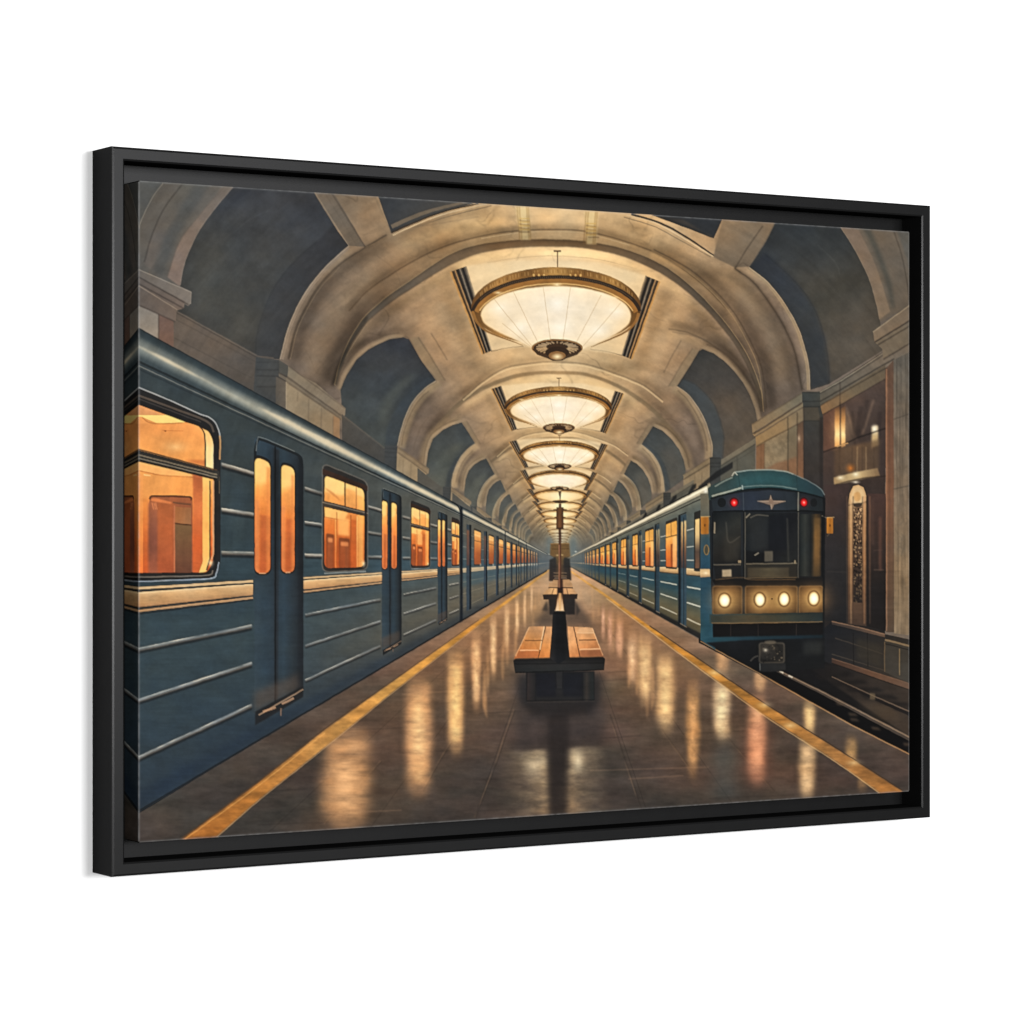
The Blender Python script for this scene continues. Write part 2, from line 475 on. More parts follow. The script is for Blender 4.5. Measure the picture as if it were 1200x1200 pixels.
def side_bay(ncol, shapes, i, hazef):
    """niche, its soffit band and the mouldings round it, for the bay number i"""


NB_L = dict(
    niche=U((-10, 470), (30, 370), (100, 260), (180, 190), (250, 150), (340, 112), (430, 100), (470, 115), (560, 270), (660, 404), (600, 445), (560, 480), (510, 535), (470, 600), (430, 700), (405, 790), (390, 862), (300, 885), (0, 640)),
    soff=U((300, 860), (315, 740), (355, 640), (420, 540), (520, 440), (600, 380), (660, 404), (600, 445), (560, 480), (510, 535), (470, 600), (430, 700), (405, 790), (390, 870)),
    band=U((250, 700), (262, 600), (320, 500), (400, 410), (480, 360), (540, 350), (450, 440), (370, 540), (320, 640), (300, 730)),
    rib=U((475, 110), (540, 95), (640, 250), (722, 404), (660, 404), (560, 270)),
    ribline=[U((535, 100), (630, 250), (725, 405)), U((625, 70), (680, 160), (740, 260))],
    edge=U((-10, 470), (30, 370), (100, 260), (180, 190), (250, 150), (340, 112), (430, 100)),
    under=U((390, 862), (405, 790), (430, 700), (470, 600), (510, 535), (560, 480), (600, 445), (660, 404)),
    inner=U((418, 862), (430, 780), (460, 690), (500, 600), (560, 520), (610, 480)),
    low=U((500, 900), (520, 820), (560, 720), (610, 660)),
    lowedge=U((575, 1000), (590, 900), (630, 800), (690, 720), (760, 670), (840, 640)),
)
NB_R = dict(
    niche=V((435, 445), (520, 310), (590, 195), (615, 182), (690, 210), (760, 260), (840, 340), (900, 420), (950, 510), (985, 610), (1000, 690), (985, 810), (750, 960), (680, 950), (682, 860), (660, 770), (620, 660), (560, 560), (500, 490)),
    soff=V((435, 445), (480, 390), (560, 430), (640, 500), (700, 580), (740, 690), (765, 800), (755, 960), (680, 950), (682, 860), (660, 770), (620, 660), (560, 560), (500, 490)),
    band=V((640, 500), (780, 520), (920, 440), (980, 620), (960, 820), (770, 940), (765, 800), (740, 690), (700, 580)),
    rib=V((435, 445), (520, 310), (590, 195), (545, 175), (460, 300), (375, 445)),
    ribline=[V((545, 175), (460, 300), (375, 445)), V((465, 120), (400, 230), (340, 350))],
    edge=V((615, 178), (690, 206), (760, 255), (840, 335), (900, 415), (950, 505), (988, 610), (1005, 690)),
    under=V((682, 940), (682, 860), (660, 770), (620, 660), (560, 560), (500, 490), (435, 445)),
    inner=V((645, 900), (640, 820), (615, 730), (560, 620), (500, 530), (440, 470)),
    low=V((400, 60), (560, 90), (700, 150), (830, 250), (930, 370), (1000, 490), (1040, 640)),
    lowedge=V((620, 110), (760, 180), (870, 280), (960, 400), (1020, 520), (1052, 640)),
)
NC_L = dict(
    niche=U((590, 1010), (605, 900), (640, 812), (710, 750), (780, 715), (840, 698), (890, 775), (937, 850), (880, 890), (830, 950), (795, 1020), (775, 1090), (770, 1165), (590, 1200)),
    soff=U((720, 1165), (740, 1060), (790, 960), (860, 890), (900, 850), (937, 850), (880, 890), (830, 950), (795, 1020), (775, 1090), (770, 1165)),
    band=U((640, 1100), (660, 980), (720, 900), (800, 850), (860, 840), (790, 930), (740, 1040), (720, 1140)),
    rib=U((843, 698), (875, 688), (972, 850), (937, 850), (890, 775)),
    ribline=[U((875, 688), (925, 770), (972, 850))],
    edge=U((590, 1010), (605, 900), (640, 812), (710, 750), (780, 715), (840, 698)),
    under=U((772, 1150), (775, 1090), (795, 1020), (830, 950), (880, 890), (937, 850)),
    inner=U((800, 1120), (820, 1040), (860, 960), (920, 895)),
    low=U((862, 1150), (872, 1080), (910, 1000), (960, 960)),
    lowedge=U((892, 1180), (907, 1090), (950, 1010), (1010, 970)),
)
NC_R = dict(
    niche=V((185, 855), (225, 790), (265, 725), (330, 755), (400, 820), (450, 890), (480, 960), (495, 1030), (490, 1090), (390, 1165), (345, 1195), (335, 1090), (310, 1000), (260, 920)),
    soff=V((185, 855), (215, 850), (290, 910), (340, 990), (370, 1080), (385, 1165), (345, 1195), (335, 1090), (310, 1000), (260, 920)),
    band=V((320, 880), (400, 850), (470, 960), (480, 1080), (390, 1150), (370, 1080), (340, 990)),
    rib=V((185, 855), (225, 790), (265, 725), (235, 715), (150, 850)),
    ribline=[V((235, 715), (190, 785), (150, 850))],
    edge=V((265, 722), (335, 752), (405, 815), (455, 885), (487, 955), (502, 1035)),
    under=V((345, 1185), (335, 1090), (310, 1000), (260, 920), (185, 855)),
    inner=V((318, 1150), (312, 1080), (285, 1000), (240, 930), (190, 880)),
    low=V((250, 660), (340, 690), (420, 760), (480, 850), (515, 950), (522, 1020)),
    lowedge=V((262, 672), (350, 706), (428, 776), (486, 862), (518, 958), (526, 1020)),
)
A2U = Z0((541.7, 468), (566.7, 447), (593, 432), (631.7, 425.8), (655, 425.5), (685, 428), (718, 438), (751.7, 451.7), (776, 470))
A2D_UP = Z0((501, 532), (508, 504), (523, 485), (541.7, 468), (566.7, 453), (598, 441), (627, 436.5), (655, 436), (685, 438), (718, 449), (745, 464), (770, 484), (790, 508), (802, 530), (806, 552))
A2D_DN = Z0((504, 534), (512, 508), (526, 489), (544, 472.5), (568, 457.5), (600, 445.5), (627, 440.5), (655, 440), (685, 442), (717, 453), (743, 468.5), (767, 488), (786, 511), (798, 532), (802, 552))


def side_bays():
    n = 11
    for i in range(n):
        r = 1 / (1 + .523 * i)
        fogk = np.clip((i - 1) / 9, 0, 1) ** .8
        for side, tpl, vp in ((0, NB_L, .492), (1, NB_R, .520)):
            r2 = r if i == 0 else r * 1.523
            tpl = tpl if i == 0 else (NC_L, NC_R)[side]
            g = {k: ([recede(q, r2, vp) for q in v] if k == 'ribline' else recede(v, r2, vp)) for k, v in tpl.items()}
            if i >= 2:                          # seen ever more edge-on: only a crescent of each niche shows
                sq = max(.62, .84 ** (i - 1))
                xc = max(p[0] for p in g['niche']) if side == 0 else min(p[0] for p in g['niche'])
                for key in ('niche', 'edge', 'soff', 'band'):
                    g[key] = [(xc + (x - xc) * sq, y) for x, y in g[key]]
            w = max(r, .25)
            mixf = lambda c, f=(134, 124, 104): tuple(np.array(c) * (1 - .5 * fogk) + np.array(f) * .5 * fogk)
            cx = sum(p[0] for p in g['niche']) / len(g['niche']); ys = [p[1] for p in g['niche']]
            # surround: paler plaster lip
            fill(spline(g['edge'], 6) + [g['rib'][0]] , mixf((150, 128, 98)), 0)
            line(off(g['edge'], (-4 if side == 0 else -4) * w * (i > 0)), (9 if i == 0 else 17) * w, mixf((152, 128, 98) if i == 0 else (168, 143, 110)), .7, soft=(1.2 if i == 0 else 2.4) * w, curve=False)
            line([(x + (-4.5 if side == 0 else 4.5) * w, y - 5 * w) for x, y in g['edge']], 1.5 * w, mixf((92, 76, 60)), .75)
            fill(g['rib'], mixf((136, 115, 88)), .8, soft=.5 * w)
            for q in g['ribline']:
                line(q, 1.2 * w, mixf((96, 80, 62)), .7)
            if side == 0:
                c = niche_col(mixf((58, 60, 65)), mixf((62, 66, 67)), mixf((74, 78, 74)), (cx, min(ys)), (cx - 20 * r, max(ys)), 11 + i)
                if i >= 1:
                    c = niche_col(mixf((66, 70, 71)), mixf((74, 78, 75)), mixf((90, 90, 82)), (cx, min(ys)), (cx - 20 * r, max(ys)), 11 + i)
            else:
                c = niche_col(mixf((58, 58, 56)), mixf((76, 68, 60)), mixf((96, 84, 70)), (cx - 20 * r, min(ys)), (cx + 20 * r, max(ys)), 31 + i)
                if i >= 1:
                    c = niche_col(mixf((66, 68, 66)), mixf((78, 80, 76)), mixf((92, 90, 82)), (cx - 20 * r, min(ys)), (cx + 20 * r, max(ys)), 31 + i)
            fill(g['niche'], c)
            cm = clipmask(g['niche'])
            if side == 0:
                fill(g['soff'], mixf((60, 66, 70)), .7, soft=1 * w, clip=cm)
                fill(g['band'], mixf((88, 90, 80)), .5, soft=3 * w, clip=cm)
            else:
                fill(g['band'], mixf((94, 82, 68)), .35, soft=5 * w, clip=cm)
                fill(g['soff'], mixf((66, 72, 74)), .75, soft=1 * w, clip=cm)
                line(g['soff'][1:8], 1.1 * w, mixf((52, 54, 54)), .6, clip=cm)
            line(g['niche'][:12], .9 * w, mixf((48, 46, 44)), .6)
            # archivolt of the arch beyond
            line([(x + (5 if side == 0 else -5) * w, y + 3 * w) for x, y in g['under']], (8 if i == 0 else 12) * w, mixf((150, 128, 99) if i == 0 else (168, 143, 110)), .75, soft=1 * w)
            line(g['under'], 1.2 * w, mixf((176, 152, 120)), .6)
            sd = 1 if side == 0 else -1
            shade(g['under'], 6 * w, 1.06, 3 * w * sd); shade(g['inner'], 9 * w, .8, 5 * w * sd); shade(g['lowedge'], 9 * w, .82, -4 * w * sd); shade(g['edge'], 7 * w, .86, -9 * w)
            line(g['inner'], 1.2 * w, mixf((88, 72, 58)), .8)
            line(g['low'], 1.2 * w, mixf((98, 82, 66)), .55)
            line(g['lowedge'], 1.2 * w, mixf((104, 88, 70)), .5)
        # transverse arch beyond, its dark lower edge
        up, dn, tl = (recede(q, r, .505, .584) for q in (A2D_UP, A2D_DN, A2U))
        fill(spline(up) + spline(dn)[::-1], lambda xx, yy: stops(np.clip(np.abs(xx - 655) / (150 * r), 0, 1), [(164, 128, 84), (136, 112, 80), (112, 96, 76)]), .85 - .35 * fogk, soft=.4 * max(r, .3))
        shade(tl, 8 * w, .86, -4 * w); shade(dn, 8 * w, 1.07, 6 * w); shade(up[:5], 10 * w, .84, -5 * w); shade(up[-5:], 10 * w, .84, -5 * w)
        line(tl, 1.3 * w, (112, 90, 64), .8 - .4 * fogk)
        line([(x, y + 2.5 * r) for x, y in tl], 2 * w, (232, 202, 152), .45)
        line([(x, y + 4 * r) for x, y in dn[3:11]], 4 * w, (240, 206, 150), .35, soft=1.5 * w)
    # fog gathering at the far end
    glow(655, 640, 60, 45, (110, 112, 104), .5, 'mix', p=1.2)


def lamp(xl, xr, yt, yb, lvl):
    sx, sy, cx = (xr - xl) / 198.0, (yb - yt) / 109.5, (xl + xr) / 2
    X = lambda x: cx + (x - 651.5) * sx
    Y = lambda y: yt + (y - 314) * sy
    m = lambda *p: [(X(x), Y(y)) for x, y in p]
    s = min(sx, max(sy, .35))
    # slots in the plaster either side
    if lvl < 7:
        for pts, lit in ((((527, 320), (546, 313), (576, 412), (565, 416.5)), 0), (((756, 324), (773, 331), (740, 422.5), (728, 417.6)), 1)):
            q = m(*pts)
            fill(q, lg(q[0], q[1], (104, 82, 58), (80, 72, 64), (96, 84, 70)))
            for k, c, ww in ((.03, (206, 150, 82), 2.2), (.16, (78, 56, 38), 1.6), (.3, (190, 140, 84), 1.2), (.44, (46, 42, 40), 2.4), (.6, (142, 126, 104), 1.2), (.76, (42, 39, 38), 2.6), (.95, (134, 118, 96), 1.2)):
                k2 = 1 - k if lit else k
                a = (q[0][0] + (q[1][0] - q[0][0]) * k2, q[0][1] + (q[1][1] - q[0][1]) * k2)
                b = (q[3][0] + (q[2][0] - q[3][0]) * k2, q[3][1] + (q[2][1] - q[3][1]) * k2)
                line([a, b], max(ww * sx, .5), c, .85, curve=False)
        if lvl < 3:
            line(m((575, 413), (594, 409), (613, 407)), .9, (110, 84, 56), .8)
            line(m((691, 410.5), (710, 413), (728, 417.6)), .9, (110, 84, 56), .8)
            fill(m((546, 313), (570, 308), (735, 314), (756, 324), (740, 330), (560, 330)), (236, 210, 164), .4, soft=4 * s)
        if lvl < 4:
            fill(m((546, 313), (600, 306), (700, 308), (756, 324), (728, 417), (690, 412), (613, 408), (575, 412)), (232, 204, 158), .65, soft=1.0 * s)
            for q in (m((520, 330), (556, 420)), m((782, 340), (748, 428))):
                line(q, 15 * sx, (140, 108, 72), .45, soft=4.5 * sx, curve=False)
    # glow on the plaster
    glow(cx, Y(330), 150 * sx, 60 * sy, (255, 226, 168), .22, 'screen')
    # rod
    line(m((652.8, 296), (652.8, 318)), max(1.2 * sx, .6), (120, 88, 56), .9, curve=False)
    line(m((648.5, 295.3), (657, 295.3)), max(2 * sy, .6), (100, 72, 46), .9, curve=False)
    # drum: outer rim band (gold), dark band, gold ring
    rim = ell(X(651.3), Y(362), 99.5 * sx, 48 * sy, 40, 180, 360) + ell(X(651.3), Y(362), 99.5 * sx, 44 * sy, 40, 0, 180)
    fill(rim, lambda xx, yy: stops(np.clip((xx - xl) / (xr - xl), 0, 1), [(112, 74, 36), (184, 132, 70), (140, 96, 48), (190, 142, 78), (134, 92, 46), (176, 126, 64), (106, 70, 34)]))
    if lvl < 4:
        # relief on the upper band, then the bead row
        for k in np.linspace(200, 340, 60):
            x, y = X(651.3 + 96 * math.cos(math.radians(k))), Y(363 + 44 * math.sin(math.radians(k)))
            line([(x, y - 2.2 * sy), (x + .3, y + 2.2 * sy)], max(.9 * sx, .4), (238, 204, 140) if int(k * 3) % 3 else (84, 54, 26), .28, curve=False)
        for cxk in (631, 674):
            fill(ell(X(cxk), Y(324), 8 * sx, 4.6 * sy), (150, 100, 48), .55, soft=.5)
            for q in range(5):
                fill(ell(X(cxk - 6 + q * 3), Y(323.5 + (q % 2) * 1.6), 1.2 * sx, 1.5 * sy), (236, 196, 122) if q % 2 == 0 else (96, 62, 30), .7)
        fill(ell(X(651.3), Y(368), 98 * sx, 44 * sy, 40, 182, 358) + ell(X(651.3), Y(373), 96 * sx, 44 * sy, 40, 182, 358)[::-1], (230, 190, 128), .0)
    line(ell(X(651.3), Y(370.5), 98 * sx, 44.5 * sy, 40, 186, 354), 4.6 * s, (64, 50, 40), .95)
    if lvl < 3:
        for k in np.linspace(205, 335, 90):
            x, y = X(651.3 + 98 * math.cos(math.radians(k))), Y(370.5 + 44.5 * math.sin(math.radians(k)))
            fill(ell(x, y, .6 * sx, 1.0 * sy, 6), (120, 98, 74), .55)
    line(ell(X(651.3), Y(374.5), 95 * sx, 44 * sy, 40, 190, 350), 5.6 * s, (166, 112, 54), .95)
    line(ell(X(651.3), Y(376.5), 93 * sx, 43 * sy, 40, 195, 345), 1.3 * s, (246, 206, 138), .7)
    for gx, gy in ((583, 344), (652, 334.5), (719, 350)):
        glow(X(gx), Y(gy), 9 * sx, 3.2 * sy, (255, 232, 180), .8)
    # glass bowl
    bowl = ell(X(651), Y(371), 88 * sx, 34.5 * sy, 40, 180, 360) + spline(m((739, 371.7), (736, 381), (722, 392), (700, 403), (681, 411))) + m((655, 412), (622, 409)) \
        + spline(m((622, 409), (606, 401), (585, 391), (568, 381), (563, 371)))
    base = rg(cx, Y(366), 95 * sx, 56 * sy, (246, 230, 204), (246, 228, 198), (244, 222, 186), (232, 200, 152))
    if lvl > 3:
        base = rg(cx, Y(366), 95 * sx, 56 * sy, (250, 230, 186), (246, 222, 172), (238, 206, 150), (220, 180, 120))
    # lower gold lip, seen under the bowl
    line(m((553, 366), (558, 378), (568, 388), (583, 395), (599, 401), (612, 406)), 3.8 * s, (158, 108, 54), .95, w1=.5 * s)
    line(m((748, 368), (744, 379), (734, 389), (718, 397), (704, 403), (692, 408)), 3.8 * s, (158, 108, 54), .95, w1=.5 * s)
    fill(bowl, lambda xx, yy: np.clip(base(xx, yy) * (1 + .07 * fbm(xx / 14 / sx, yy / 12 / sy, 3, 21)[..., None] * (1 if lvl < 4 else .3)), 0, 1), soft=.25)
    cm = clipmask(bowl)
    if lvl < 3:
        for gx, gy in ((585, 362), (652, 357), (700, 388), (722, 366), (610, 385), (655, 385)):
            glow(X(gx), Y(gy), 26 * sx, 18 * sy, (255, 252, 240), .5, 'mix', clip=cm)
        glow(X(632), Y(362), 18 * sx, 10 * sy, (232, 212, 176), .35, 'mix', clip=cm)
        glow(X(676), Y(374), 18 * sx, 12 * sy, (236, 214, 178), .35, 'mix', clip=cm)
        for a, b in (((577, 350), (624, 408)), ((600, 341), (632, 407)), ((636, 337), (645, 402)), ((668, 338), (659, 402)), ((704, 347), (673, 406)), ((727, 356), (682, 408)), ((588, 380), (622, 408))):
            line(m(a, b), max(.7 * sx, .45), (206, 172, 126), .6, curve=False, clip=cm)
    line(spline(m((563, 371), (568, 381), (585, 391), (606, 401), (622, 409))), .8 * s, (224, 180, 116), .7, clip=cm)
    # finial
    fill(ell(X(652.5), Y(409), 30 * sx, 10.5 * sy), (84, 58, 38))
    line(ell(X(652.5), Y(409), 29 * sx, 9.6 * sy) + ell(X(652.5), Y(409), 29 * sx, 9.6 * sy, 3)[:1], max(1.8 * s, .5), (180, 126, 70), .9)
    fill(m((623, 410), (682, 410), (676, 417), (664, 421), (658, 424), (647, 424), (641, 421), (629, 417)), (88, 62, 42))
    if lvl < 4:
        for k in np.linspace(10, 170, 13):
            c, s2 = math.cos(math.radians(k)), math.sin(math.radians(k))
            line(m((652.5 + 13 * c, 407.5 + 4 * s2), (652.5 + 25 * c, 409 + 7.6 * s2)), 1.6 * s, (214, 178, 128), .75, curve=False)
        for k in np.linspace(190, 350, 11):
            c, s2 = math.cos(math.radians(k)), math.sin(math.radians(k))
            line(m((652.5 + 13 * c, 407.5 + 4 * s2), (652.5 + 25 * c, 409 + 7.6 * s2)), 1.6 * s, (226, 196, 150), .6, curve=False)
        fill(ell(X(652.5), Y(414), 14 * sx, 6.5 * sy), (72, 50, 34))
        fill(ell(X(652.5), Y(418), 10 * sx, 5 * sy), (150, 106, 62))
        glow(X(652.5), Y(419), 8 * sx, 4.5 * sy, (255, 238, 190), .95, 'mix', p=1)


LAMPS = [(552, 750, 314, 423.5), (590.5, 716, 454, 510), (607.5, 701, 517.5, 552.5), (617.5, 691, 552, 577), (624, 686.5, 574, 591.5), (628.5, 681.5, 588.5, 600.5),
         (632.5, 677.5, 599, 609), (636, 675, 608, 616.5), (638.5, 672, 615, 622), (640.5, 669.5, 621, 627), (642.5, 668, 625.5, 630.5), (644, 666, 629, 633.5), (645.5, 664.5, 632.5, 636.5), (646.5, 663.5, 635.5, 639)]


def lamps():
    fill(Z0((640, 616), (671, 616), (664, 640), (648, 640)), (236, 200, 140), .9, soft=1.2)
    for i in range(len(LAMPS) - 1, -1, -1):
        lamp(*LAMPS[i], i)


def LT(x, t):
    return x, 660 + (t - 660) * (657 - x) / 495.0


def RT(x, t):
    return x, 660 + (t - 660) * (x - 657) / 171.0


STONE = (142, 124, 100)


def walls():
    # ---- left wall under the niche, dark brown stone
    fill(A((180, 470), (210, 660), (300, 660), (680, 872), (760, 880), (800, 1120), (130, 800)), lg((250, 400), (310, 500), (98, 87, 77), (84, 77, 70), (72, 70, 66)))
    for y0, y1 in ((700, 905), (790, 990)):
        line(A((296, y0), (680, y1)), .9, (70, 64, 58), .6, curve=False)
    line(A((300, 662), (480, 762), (680, 872)), 1.6, (112, 100, 88), .9, curve=False)
    line(A((300, 668), (480, 768), (680, 880)), 1.2, (58, 54, 50), .8, curve=False)
    # nearest cornice block and pilaster
    fill(A((120, 620), (222, 670), (222, 800), (120, 740)), lg((162, 370), (186, 390), (128, 120, 110), (138, 126, 112)))
    fill(A((222, 670), (292, 712), (292, 840), (222, 800)), (112, 88, 76))
    line(A((222, 672), (222, 800)), 1.1, (70, 60, 52), .9, curve=False)
    fill(A((120, 470), (375, 575), (372, 628), (360, 640), (120, 505)), lg((165, 325), (222, 350), (104, 96, 88), (120, 108, 96)))
    fill(A((120, 505), (345, 618), (340, 650), (306, 662), (302, 712), (120, 635)), lg((165, 345), (215, 365), (98, 88, 80), (114, 98, 86)))
    for p, q, c in (((120, 500), (362, 634), (52, 46, 42)), ((120, 532), (340, 652), (60, 52, 48)), ((120, 540), (310, 658), (134, 118, 102)), ((130, 470), (375, 576), (138, 126, 112)), ((120, 632), (300, 714), (70, 60, 54))):
        line(A(p, q), 1.3, c, .85, curve=False)
    line(A((375, 576), (372, 630)), 1, (134, 122, 108), .7, curve=False)
    # ---- pilaster 1, left: dark flank and lit face
    fill(P2((165, 340), (395, 370), (470, 420), (470, 900), (140, 700)), lg((300, 440), (335, 440), (68, 70, 70), (72, 72, 70)))
    for y0, y1, c in ((395, 392, (58, 58, 58)), (470, 470, (52, 52, 52)), (530, 535, (50, 50, 50)), (640, 640, (56, 56, 55))):
        line(P2((165, y0), (395, y1)), 1.1, c, .8, curve=False)
    fill(P2((395, 370), (490, 430), (485, 545), (395, 500)), (82, 80, 74))
    fill(P2((365, 540), (470, 590), (468, 890), (362, 830)), lg((322, 445), (335, 445), (86, 80, 72), (104, 94, 82)))
    line(P2((395, 375), (395, 500)), .9, (60, 60, 58), .8, curve=False)
    fill(P2((490, 430), (600, 520), (760, 600), (900, 720), (1065, 855), (1060, 925), (1030, 950), (480, 550)), lg((340, 435), (400, 480), (124, 112, 94), (130, 114, 94)))
    fill(P2((470, 550), (1030, 950), (1028, 975), (1005, 960), (1005, 1170), (780, 1060), (465, 890)), lg((338, 460), (396, 505), (142, 126, 102), (138, 118, 92)))
    fill(P2((940, 930), (1005, 960), (1005, 1170), (940, 1130)), (146, 112, 80), .8)
    fill(P2((395, 500), (470, 545), (1030, 945), (1028, 968), (470, 585), (395, 535)), (112, 100, 84), .8)
    for p, c, ww in ((((490, 432), (700, 585), (1065, 860)), (90, 78, 66), 1), (((390, 500), (485, 545), (1035, 940)), (66, 56, 48), 1.3), (((380, 540), (470, 590), (1025, 970)), (78, 66, 56), 1.2)):
        line(P2(*p), ww, c, .85, curve=False)
    for x, y0, y1 in ((695, 760, 1000), (822, 850, 1080), (940, 930, 1130), (585, 690, 790)):
        line(P2((x, y0), (x - 4, y1)), .9, (104, 90, 74), .8, curve=False)
    line(P2((468, 590), (468, 890)), 1, (160, 144, 120), .6, curve=False)
    # ---- further pilasters, left
    fl = U((0, 640), (300, 880), (300, 1010), (0, 860))
    fill(fl, lg((400, 500), (450, 540), (80, 76, 70), (70, 70, 68)))
    for i in range(9):
        r = 1 / (1 + .523 * i)
        fk = min(1, i / 8) * .5
        mx = lambda c: tuple(np.array(c) * (1 - fk) + np.array((128, 122, 104)) * fk)
        z = lambda *p: recede(U(*p), r, .492)
        w = max(r, .3)
        if i > 0:
            fill(z((20, 655), (300, 880), (300, 1010), (20, 860)), mx((84, 82, 76)))
        else:
            line(z((0, 645), (300, 880)), 1.2, (104, 94, 82), .8, curve=False)
        fill(z((300, 860), (390, 866), (380, 1075), (300, 1030)), mx((68, 70, 70)))
        for y in (880, 905, 940):
            line(z((300, y), (388, y + 6)), .9 * w, mx((52, 54, 54)), .7, curve=False)
        fill(z((390, 870), (610, 1030), (605, 1060), (592, 1062), (590, 1190), (380, 1062)), mx((146, 126, 98)))
        fill(z((390, 866), (612, 1025), (608, 1055), (390, 905)), mx((136, 116, 90)))
        line(z((390, 872), (612, 1030)), 1.1 * w, mx((96, 80, 64)), .85, curve=False)
        line(z((390, 908), (605, 1062)), 1.2 * w, mx((84, 70, 56)), .8, curve=False)
        line(z((430, 960), (426, 1060)), .8 * w, mx((112, 94, 74)), .7, curve=False)
        line(z((485, 990), (480, 1110)), .8 * w, mx((112, 94, 74)), .7, curve=False)
        line(z((540, 1020), (536, 1150)), .8 * w, mx((112, 94, 74)), .7, curve=False)
    # ---- right wall: long cornice of the nearest bay
    fill(D((790, 895), (1040, 735), (1062, 790), (1062, 1200), (700, 1200), (795, 950)), (70, 60, 54))
    # panel field
    fill(O((260, 440), (780, 160), (780, 2200), (260, 2200)), lg((960, 500), (1040, 700), (78, 62, 54), (60, 50, 46), (40, 37, 36)))
    fill(O((260, 450), (410, 380), (410, 720), (260, 740)), lg((960, 500), (982, 500), (90, 66, 54), (108, 74, 58)), soft=.8)
    fill(O((460, 350), (780, 165), (780, 940), (460, 980)), lg((990, 480), (1037, 520), (84, 68, 60), (72, 60, 54), (66, 54, 50)))
    for a, b, c, ww in (((470, 390), (550, 640), (118, 94, 76), 3), ((590, 380), (560, 640), (58, 48, 44), 6), ((690, 330), (600, 600), (120, 98, 80), 2.6), ((640, 330), (600, 560), (60, 50, 46), 5),
                        ((740, 420), (700, 900), (58, 48, 46), 5), ((520, 420), (545, 700), (56, 46, 42), 3)):
        line(O(a, b), ww, c, .55, soft=1, curve=False)
    # stone frieze and cornice above the panels
    fill(O((130, 270), (270, 265), (440, 165), (780, -40), (1000, -160), (1000, -20), (780, 85), (460, 255), (260, 385), (130, 385)), lg((945, 470), (1040, 420), (78, 76, 68), (104, 94, 80), (112, 100, 86)))
    fill(O((260, 385), (460, 255), (780, 60), (780, 165), (470, 345), (260, 460)), lg((960, 485), (1040, 435), (132, 100, 68), (106, 92, 72), (98, 86, 70)))
    for p, c, ww in ((((130, 280), (270, 280), (440, 190), (860, -80)), (50, 46, 42), 1), (((130, 345), (270, 345), (460, 235), (850, 10)), (44, 40, 36), 1.5), (((130, 385), (260, 385), (470, 260), (800, 75)), (52, 46, 40), 1.2),
                     (((270, 272), (440, 178), (850, -92)), (136, 124, 104), .9), (((265, 462), (470, 347), (780, 165)), (58, 48, 42), 1)):
        line(O(*p), ww, c, .8, curve=False)
    line(O((425, 190), (425, 700)), 1, (54, 44, 38), .7, curve=False)
    # nearest block of cornice (right edge)
    fill(D((1003, 650), (1160, 535), (1160, 600), (1010, 692)), lg((1025, 395), (1066, 365), (124, 106, 86), (112, 98, 82)))
    fill(D((1012, 694), (1160, 602), (1160, 690), (1045, 760), (1040, 720)), lg((1030, 410), (1066, 390), (112, 98, 80), (106, 96, 82)))
    for p, q, c in (((1010, 692), (1160, 600), (46, 40, 36)), ((1022, 704), (1160, 622), (62, 54, 46)), ((1003, 652), (1160, 537), (140, 124, 102)), ((1045, 762), (1160, 692), (60, 52, 46))):
        line(D(p, q), 1.4, c, .9, curve=False)
    # red-brown jamb and marble pier at the right edge
    fill(O((780, 90), (845, 20), (850, 2150), (788, 2150)), lg((0, 430), (0, 740), (96, 74, 60), (108, 76, 58), (118, 82, 60), (100, 76, 58), (84, 68, 54)))
    line(O((790, 90), (790, 2140)), 1.6, (156, 112, 82), .6, curve=False)
    line(O((815, 60), (815, 2140)), 1.2, (86, 62, 48), .5, curve=False)
    marb = lg((0, 400), (0, 755), (96, 90, 80), (106, 95, 82), (116, 100, 82), (132, 110, 84), (118, 102, 82))
    fill(O((845, 20), (1000, -60), (1000, 2180), (850, 2160)), lambda xx, yy: marb(xx, yy) * (1 + .28 * fbm(xx / 7, yy / 20, 4, 14)[..., None] + .3 * fbm(xx / 1.8, yy / 60, 3, 15)[..., None]))
    for y0, y1 in ((485, 435), (1030, 1000)):
        line(O((845, y0), (985, y1)), 1, (70, 64, 56), .8, curve=False)
    for k in range(26):
        x, y = 1048 + RNG.random() * 16, 410 + RNG.random() * 330
        line(Z0((x, y), (x + RNG.normal() * 2, y + 3), (x + RNG.normal() * 3, y + 8)), .8, (80, 76, 68), .4, soft=.4)
    # lit slots
    glow(985, 505, 22, 36, (255, 190, 110), .5)
    for x0, x1 in ((385, 425), (432, 467)):
        fill(O((x0, 400), (x1, 380), (x1, 690), (x0, 705)), lg((0, 478), (0, 526), (108, 76, 52), (196, 142, 84), (250, 216, 150), (214, 150, 84)), soft=.6)
    line(O((428, 350), (428, 1000)), 1, (60, 46, 36), .8, curve=False)
    fill(O((675, 540), (722, 530), (726, 690), (672, 710)), lg((0, 500), (0, 528), (196, 178, 140), (190, 160, 112), (130, 104, 74)), soft=.8)
    glow(1024, 504, 6, 9, (255, 244, 214), .8)
    fill(O((380, 720), (740, 640), (730, 880), (560, 900), (380, 940)), lg((980, 540), (1030, 540), (100, 76, 54), (122, 92, 62), (96, 76, 56)), .6, soft=1.2)
    for x in (420, 520, 560, 600, 630, 690):
        line(O((x, 700), (x, 900)), 1.1, (176, 146, 104) if x in (630, 560) else (70, 56, 46), .5, soft=.5, curve=False)
    line(O((280, 745), (400, 705), (560, 630), (780, 555)), 1.6, (40, 34, 32), .9, curve=False)
